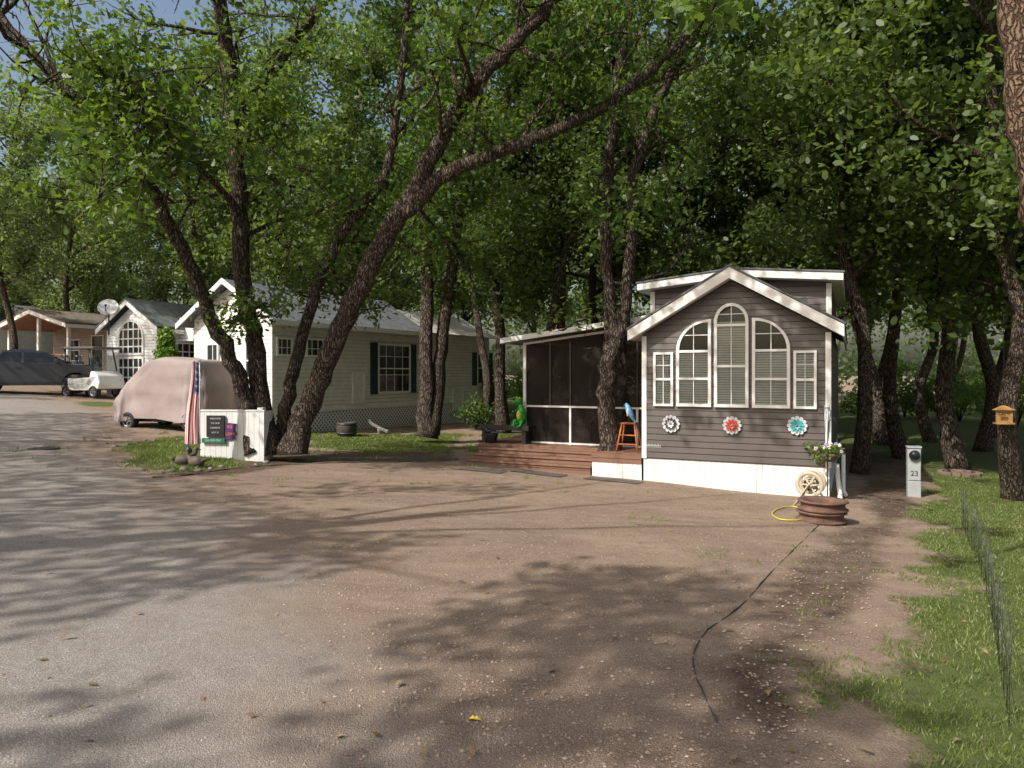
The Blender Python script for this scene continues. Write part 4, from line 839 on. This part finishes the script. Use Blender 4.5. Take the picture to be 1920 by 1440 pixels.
for zz in (.08,.33): mb.lathe((0,0,zz),[(.262,0),(.285,.01),(.285,.04),(.262,.05)],24,1)
solo('barrel_planter',mb,[basic('barrel_brown',(.06,.045,.04),.7,.3,7,.2),DK],(x,y,z),0,'dark half barrel planter on the grass','planter')
x,y,z=gp(710,812); mb=MB(); P,R=smooth([(-.35,.4,.35),(-.25,.15,.28),(0,0,.16),(.25,-.05,.06)],[.05]*4); mb.tube(P,R,10); mb.tube([(.02,0,.0),(.02,0,.2)],.06,10); mb.tube([(.22,-.05,.06),(.30,-.06,.05)],.065,12)
solo('sewer_pipe',mb,WPL,(x,y,z),0,'white plastic sewer pipe elbow beside the cream home','pipe')
x,y,z=gp(598,808); mb=MB(); mb.T=Matrix.Translation((0,0,.16))@Matrix.Rotation(math.pi/2,4,'X'); mb.lathe((0,0,0),[(.10,-.04),(.16,-.04),(.16,.04),(.10,.04),(.10,-.04)],20); mb.T=None; mb.tube([(.1,.1,0),(.3,.3,.02),(.5,.2,.02),(.75,.05,.02)],.015,6); solo('hose_coil',mb,basic('grey_hose',(.4,.4,.38),.5,.2,9),(x,y,z),.4,'coiled grey hose leaning by the lattice skirting','hose')
# ---------------------------------------------------------------- cabin corner items
RUST=basic('rusty_steel',(.135,.075,.055),.85,.4,9,.4,40)
x,y,z=gp(1540,978); q=.82
for k in range(2):
    mb=MB(); mb.lathe((0,0,0),[(.30*q,0),(.40*q,.01),(.41*q,.03),(.37*q,.04),(.355*q,.06),(.355*q,.10),(.37*q,.12),(.41*q,.13),(.40*q,.15),(.32*q,.15),(.30*q,.10),(.30*q,.03)],32); mb.lathe((0,0,.05),[(.30*q,0),(.12,.01),(.1,0),(.1,-.01),(.30*q,-.01)],32)
    solo('wheel_rim',mb,RUST,(x+.02*k,y,z+.005+.152*k),k*.5,'rusty steel truck wheel rim stacked on gravel','wheel rim',group='stacked rims')
REEL=basic('beige_plastic',(.50,.42,.32),.5,.15,8); rx,ry=gp(1525,950)[0],gp(1525,950)[1]
t=top('hose_reel',(rx-.05,ry-.02,H(rx,ry)+.0),math.radians(-30),'beige plastic garden hose reel on a stand','hose reel')
for s in(-1,1):
    mb=MB(); mb.T=Matrix.Translation((0,s*.17,.38))@Matrix.Rotation(math.pi/2,4,'X'); mb.lathe((0,0,0),[(.15,-.01),(.20,-.012),(.21,0),(.20,.012),(.15,.01),(.15,-.01)],28)
    for k in range(6): mb.T=Matrix.Translation((0,s*.17,.38))@Matrix.Rotation(math.pi/2,4,'X')@Matrix.Rotation(k*math.pi/3,4,'Z'); mb.box(.03,.16,-.014,.014,-.008,.008)
    part('flange',mb,REEL,t); mb=MB(); mb.tube([(-.24,s*.2,0),(0,s*.2,.40),(.24,s*.2,0)],.02,8); part('leg',mb,REEL,t)
mb=MB(); mb.T=Matrix.Translation((0,0,.38))@Matrix.Rotation(math.pi/2,4,'X'); mb.lathe((0,0,0),[(.07,-.17),(.07,.17)],16)
for k in range(9): qq=-.14+k*.035; mb.lathe((0,0,qq),[(.09,-.016),(.11,0),(.09,.016)],20,1)
mb.T=None; mb.tube([(0,-.2,.38),(0,-.27,.38),(.1,-.27,.46),(.1,-.33,.46)],.014,6); part('drum',mb,[REEL,basic('old_hose',(.35,.28,.2),.6,.2,9)],t)
pts=[gp(*p) for p in ((1512,972),(1495,978),(1462,976),(1448,966),(1458,957),(1480,952),(1505,955))]; P,R=smooth([(a-pts[0][0],b-pts[0][1],c-pts[0][2]+.02) for a,b,c in pts],[.010]*7); mb=MB(); mb.tube(P,R,8); solo('garden_hose',mb,basic('yellow_hose',(.55,.48,.03),.5,.1,9),pts[0],0,'yellow garden hose curling over the gravel','hose')
bx,by,_=world(cab,3.26,-.20,0); t=top('hanging_basket',(bx,by,H(bx,by)),-A,'flower basket on hook at the cabin corner','plant pot'); mb=MB(); mb.tube([(0,0,0),(0,0,1.0),(.02,-.02,1.35),(.1,-.05,1.42),(.14,-.06,1.3)],.01,6); part('hook',mb,DK,t)
mb=MB(); mb.lathe((.02,-.08,.68),[(0,0),(.10,.0),(.15,.10),(.16,.13),(.13,.13),(0,.11)],18); part('pot',mb,basic('brown_pot',(.12,.09,.07),.7,.2,8),t)
random.seed(2); rs=np.random.default_rng(2); C=[(.02+rs.normal()*.12,-.08+rs.normal()*.12,.82+rs.normal()*.05) for _ in range(18)]; o=link(bpy.data.objects.new('foliage',polys_np('foliage',leafV(C,.1,22,.07,SIM,rs),6,LEAFS))); o.parent=t
mb=MB()
for k in range(26):
    a=random.random()*6.28;r=random.random()*.22; c=Vector((.02+r*math.cos(a),-.08+r*math.sin(a),.85+random.random()*.12))
    for j in range(5): aa=j*1.256; mb.sph((c.x+.018*math.cos(aa),c.y-.01,c.z+.018*math.sin(aa)),(.015,.006,.015),6,k%3)
part('blossom',mb,[basic('lilac_petals',(.45,.32,.6),.6,.2,9),basic('yellow_petals',(.7,.55,.08),.6,.2,9),basic('white_petals',(.75,.7,.7),.6,.1,9)],t)
mb=MB(); mb.tube([(0,0,.0),(0,0,-.25)],.003,4); mb.lathe((0,0,-.3),[(0,.06),(.04,.05),(.05,0),(0,0)],12)
for k in range(5): a=k*1.256; mb.tube([(.035*math.cos(a),.035*math.sin(a),-.3),(.035*math.cos(a),.035*math.sin(a),-.62-.03*k)],.008,6)
mb.tube([(0,.1,.02),(0,0,0)],.005,4)
solo('wind_chime',mb,SIL,world(cab,3.25,-.12,1.35),-A,'slim silver wind chime hanging at the cabin corner','wind chime')
t=top('drain_pipe',world(cab,3.4,.25,H(5.7,12.4)),-A,'white plastic drain pipes against the cabin skirting','pipe'); mb=MB(); P,R=smooth([(0,0,.6),(.02,-.03,.3),(.05,-.08,.1),(.05,-.25,.05)],[.04]*4); mb.tube(P,R,10); mb.tube([(.10,.3,.75),(.10,.28,.1),(.14,.1,.05)],.035,10); part('pipe',mb,WPL,t)
mx,my,mz=gp(1713,931); t=top('meter_pedestal',(mx,my,mz-.03),math.radians(-20),'grey electric meter pedestal numbered 23 standing on soil','electric meter'); GM=basic('grey_paint',(.36,.38,.38),.5,.12,6,.1,dirt=(.25,.24,.22))
mb=MB(); mb.box(-.11,.11,-.07,.09,0,.93); part('body',mb,GM,t,.01); mb=MB(); mb.prism([(-.12,.93),(.12,.93),(.12,.96),(-.12,.96)],-.09,.1); part('cap',mb,GM,t); mb=MB(); mb.box(-.10,.10,-.085,-.071,.34,.62); part('cover',mb,GM,t,.005)
mb=MB(); mb.T=Matrix.Translation((0,-.07,.80))@Matrix.Rotation(math.pi/2,4,'X'); mb.lathe((0,0,0),[(.09,0),(.09,.04),(.075,.07),(0,.08)],20,0); mb.lathe((0,0,.03),[(.095,0),(.1,.01),(.095,.02)],20,1); part('meter',mb,[DGL,SIL],t)
text('23',.13,DK,t,(0,-.088,.46),(math.pi/2,0,0))
sx_,sy_=wp(1882,775,12.6)[0],12.6; t=top('wooden_sign',(sx_,sy_,wp(1882,792,12.6)[2]),-.2,'small carved wooden feeder box hanging from an oak','bird feeder'); mb=MB(); mb.box(-.13,.13,-.03,.0,0,.22); mb.prism([(-.17,.22),(.17,.22),(0,.30)],-.08,.06); mb.box(-.15,.15,-.08,.06,-.03,-.001); part('board',mb,basic('honey_wood',(.45,.25,.09),.6,.25,12,.2),t); mb=MB(); mb.tube([(0,-.01,.29),(0,.0,1.9)],.004,4); part('cord',mb,DK,t); text('CAMP',.075,DK,t,(0,-.033,.155),(math.pi/2,0,0)); text('SITE',.07,DK,t,(0,-.033,.065),(math.pi/2,0,0))
cx_,cy_,cz_=gp(1798,890); t=top('fire_pit',(cx_,cy_,cz_),0,'round fire pit of reddish stone blocks on lawn','fire pit')
mb=MB()
for k in range(14):
    a=k*2*math.pi/14; mb.T=Matrix.Rotation(a,4,'Z'); mb.box(.34,.45,-.085,.085,-.02,.075)
part('stone_ring',mb,basic('block_red',(.22,.15,.12),.9,.3,6,.3),t,.008)
def edging(L,r,off,mat,lab):
    pts=[gp(*p) for p in L]; o0=pts[0]; P,R=smooth([(a-o0[0],b-o0[1],c-o0[2]) for a,b,c in pts],[r]*len(pts),12); P=[Vector((p.x,p.y,H(p.x+o0[0],p.y+o0[1])-o0[2]+off+.006*math.sin(i*.55)+.004*math.sin(i*1.7))) for i,p in enumerate(P)]; mb=MB(); mb.tube(P,R,6,wob=.1)
    solo('landscape_edging',mb,mat,o0,0,lab,'edging')
edging(((1535,985),(1500,1020),(1440,1080),(1385,1140),(1330,1180),(1305,1215),(1300,1250),(1318,1300),(1345,1358)),.007,.001,basic('edging_black',(.06,.048,.042),.8,.5,12),'thin black plastic edging strip between gravel and soil')
edging(((285,896),(340,893),(400,884),(500,874),(640,868),(760,866),(860,862)),.012,.004,basic('edging_brown',(.08,.06,.045),.8,.5,12),'dark edging strip along the planting bed and drive')
pts=[gp(*p) for p in ((1803,985),(1822,1030),(1842,1085),(1858,1150),(1872,1240),(1893,1372))]; o0=pts[0]; P,_=smooth([(a-o0[0],b-o0[1],c-o0[2]) for a,b,c in pts],[1]*6,8); mb=MB(); random.seed(6)
L=[0]
for i in range(1,len(P)): L.append(L[-1]+(P[i]-P[i-1]).length)
s=0
while s<L[-1]:
    i=max(j for j in range(len(L)) if L[j]<=s); i=min(i,len(P)-2); f=(s-L[i])/(L[i+1]-L[i]+1e-6); q=P[i].lerp(P[i+1],f); hh=.46+.16*abs(math.sin(s*3.1))
    q2=q+Vector((random.uniform(-.03,.03),random.uniform(-.03,.03),hh)); mb.tube([q-Vector((0,0,.02)),q.lerp(q2,.5)+Vector((random.uniform(-.008,.008),0,0)),q2],.0021,4); s+=.15
for z in (.14,.36): mb.tube([p+Vector((0,0,z+random.uniform(-.01,.01))) for p in P],.0018,4)
solo('wire_fence',mb,DK,o0,0,'low black wire garden border fence along the lawn','fence')
# ---------------------------------------------------------------- ground cover
rs=np.random.default_rng(17)
def blades(name,N,xr,yr,hmin,hmax,label,thr=.35,near=False):
    x=rs.uniform(*xr,N); y=rs.uniform(*yr,N)
    if near: y=yr[0]+(yr[1]-yr[0])*rs.random(N)**1.5; 
    r,g,s=masks(x,y); nn=vnoise(x,y,.5)*.5+vnoise(x,y,.15)*.5; keep=(g+(nn-.5)*1.6>thr+rs.random(N)*.4)&(x/np.maximum(y,.1)<.8); x=x[keep];y=y[keep]; z=hgt(x,y); n=len(x)
    a=rs.random(n)*6.28; h=rs.uniform(hmin,hmax,n); w=rs.uniform(.002,.004,n)*(1+y/8); lx=rs.normal(size=n)*.5*h; ly=rs.normal(size=n)*.5*h
    V=np.zeros((n,3,3)); V[:,0]=np.stack([x-w*np.cos(a),y-w*np.sin(a),z-.003],1); V[:,1]=np.stack([x+w*np.cos(a),y+w*np.sin(a),z-.003],1); V[:,2]=np.stack([x+lx,y+ly,z+h],1)
    o=link(bpy.data.objects.new(name,polys_np(name,V.reshape(-1,3),3,leafmat(name+'_blades',(.08,.125,.028),(.145,.205,.048),(.30,.31,.12),.4)))); o['kind']='stuff'; o['label']=label; o['category']='grass'
blades('lawn_grass',340000,(1.5,13),(2.4,17),.014,.036,'thin patchy green lawn grass beside the drive',.36,True)
blades('verge_grass',140000,(-9.5,1),(11.3,22),.03,.06,'patchy green verge grass around the oaks',.34)
def pebbles(name,N,fn,size,label,mat):
    x,y=fn(N); z=hgt(x,y); n=len(x); base=np.array([(1,0,0),(0,1,0),(-1,0,0),(0,-1,0),(0,0,.8)]); fc=[(0,1,4),(1,2,4),(2,3,4),(3,0,4)]
    s=size*(.4+rs.random(n)**3*2.2); a=rs.random(n)*6.28; ca,sa=np.cos(a),np.sin(a); B=base[None]*(1+rs.normal(size=(n,5,1))*.2)
    X=(B[:,:,0]*ca[:,None]-B[:,:,1]*sa[:,None])*s[:,None]+x[:,None]; Y=(B[:,:,0]*sa[:,None]+B[:,:,1]*ca[:,None])*s[:,None]*.8+y[:,None]; Z=B[:,:,2]*s[:,None]*.8+z[:,None]+.006
    V=np.stack([X,Y,Z],-1)[:,np.array(fc)].reshape(-1,3); o=link(bpy.data.objects.new(name,polys_np(name,V,3,mat))); o['kind']='stuff'; o['label']=label; o['category']='gravel'
def f(N):
    y=2.3+11*rs.random(N)**1.6; x=(rs.random(N)*1.5-.75)*y; sd=np.maximum(sdpoly(x,y,DRIVE),sdpoly(x,y,SOILP)); rd=sdpoly(x,y,ROAD); k=(sd>0)&((rd<0)|(rs.random(N)<.25))|((rd>0)&(rs.random(N)<.07)); return x[k],y[k]
t=NT('pebble_mix'); gg=t.n('ShaderNodeNewGeometry'); t.l(t.ramp(t.noise(40,2,.5,gg.outputs['Position']),[(.3,(.16,.11,.08)),(.5,(.28,.21,.155)),(.7,(.42,.35,.28))]),t.b.inputs['Base Color']); t.b.inputs['Roughness'].default_value=.9
pebbles('loose_gravel',34000,f,.0058,'loose small stones scattered on the drive',t.mat)
n=200; y=2.4+10*rs.random(n)**1.3; x=(rs.random(n)*1.4-.68)*y; C=np.stack([x,y,hgt(x,y)+.02],1)
me=polys_np('fallen_leaves',leafV(C,.001,1,.06,OAK,rs,up=5),len(OAK),leafmat('dry_leaves',(.12,.07,.03),(.22,.15,.07),(.38,.30,.16),.1)); o=link(bpy.data.objects.new('fallen_leaves',me)); o['kind']='stuff'; o['label']='dry tan oak leaves scattered on the drive'; o['category']='leaf litter'
x,y,z=gp(905,1358); mb=MB(); mb.add([(p[0]*.08,p[1]*.08,p[2]*.2+.016) for p in OAK.tolist()],[tuple(range(14))]); solo('fallen_leaf',mb,basic('yellow_leaf',(.55,.42,.05),.6,.2,20),(x,y,z),1.2,'single bright yellow fallen oak leaf on asphalt','leaf')
# ---------------------------------------------------------------- camera, light
cam=bpy.data.cameras.new('camera'); co=link(bpy.data.objects.new('camera',cam)); co.location=(0,0,CH); co.rotation_euler=(math.pi/2,0,0)
cam.lens=F/1920*36; cam.sensor_width=36; cam.shift_y=-20/1920; cam.clip_end=2000; SC.camera=co
w=bpy.data.worlds.new('World'); SC.world=w; w.use_nodes=True; nt=w.node_tree; sk=nt.nodes.new('ShaderNodeTexSky'); sk.sky_type='NISHITA'; sk.sun_disc=False; sk.sun_elevation=math.radians(SEL); sk.sun_rotation=math.radians(228.7); sk.dust_density=5.0; sk.air_density=1.3; sk.ozone_density=1.0
nt.links.new(sk.outputs[0],nt.nodes['Background'].inputs[0]); nt.nodes['Background'].inputs[1].default_value=.15
l=bpy.data.lights.new('sun','SUN'); l.energy=5.0; l.angle=math.radians(.6); l.color=(1,.955,.88); lo=link(bpy.data.objects.new('sun',l)); lo.rotation_euler=SUN.to_track_quat('Z','Y').to_euler()
SC.view_settings.view_transform='Standard'; SC.view_settings.look='None'; SC.view_settings.exposure=0
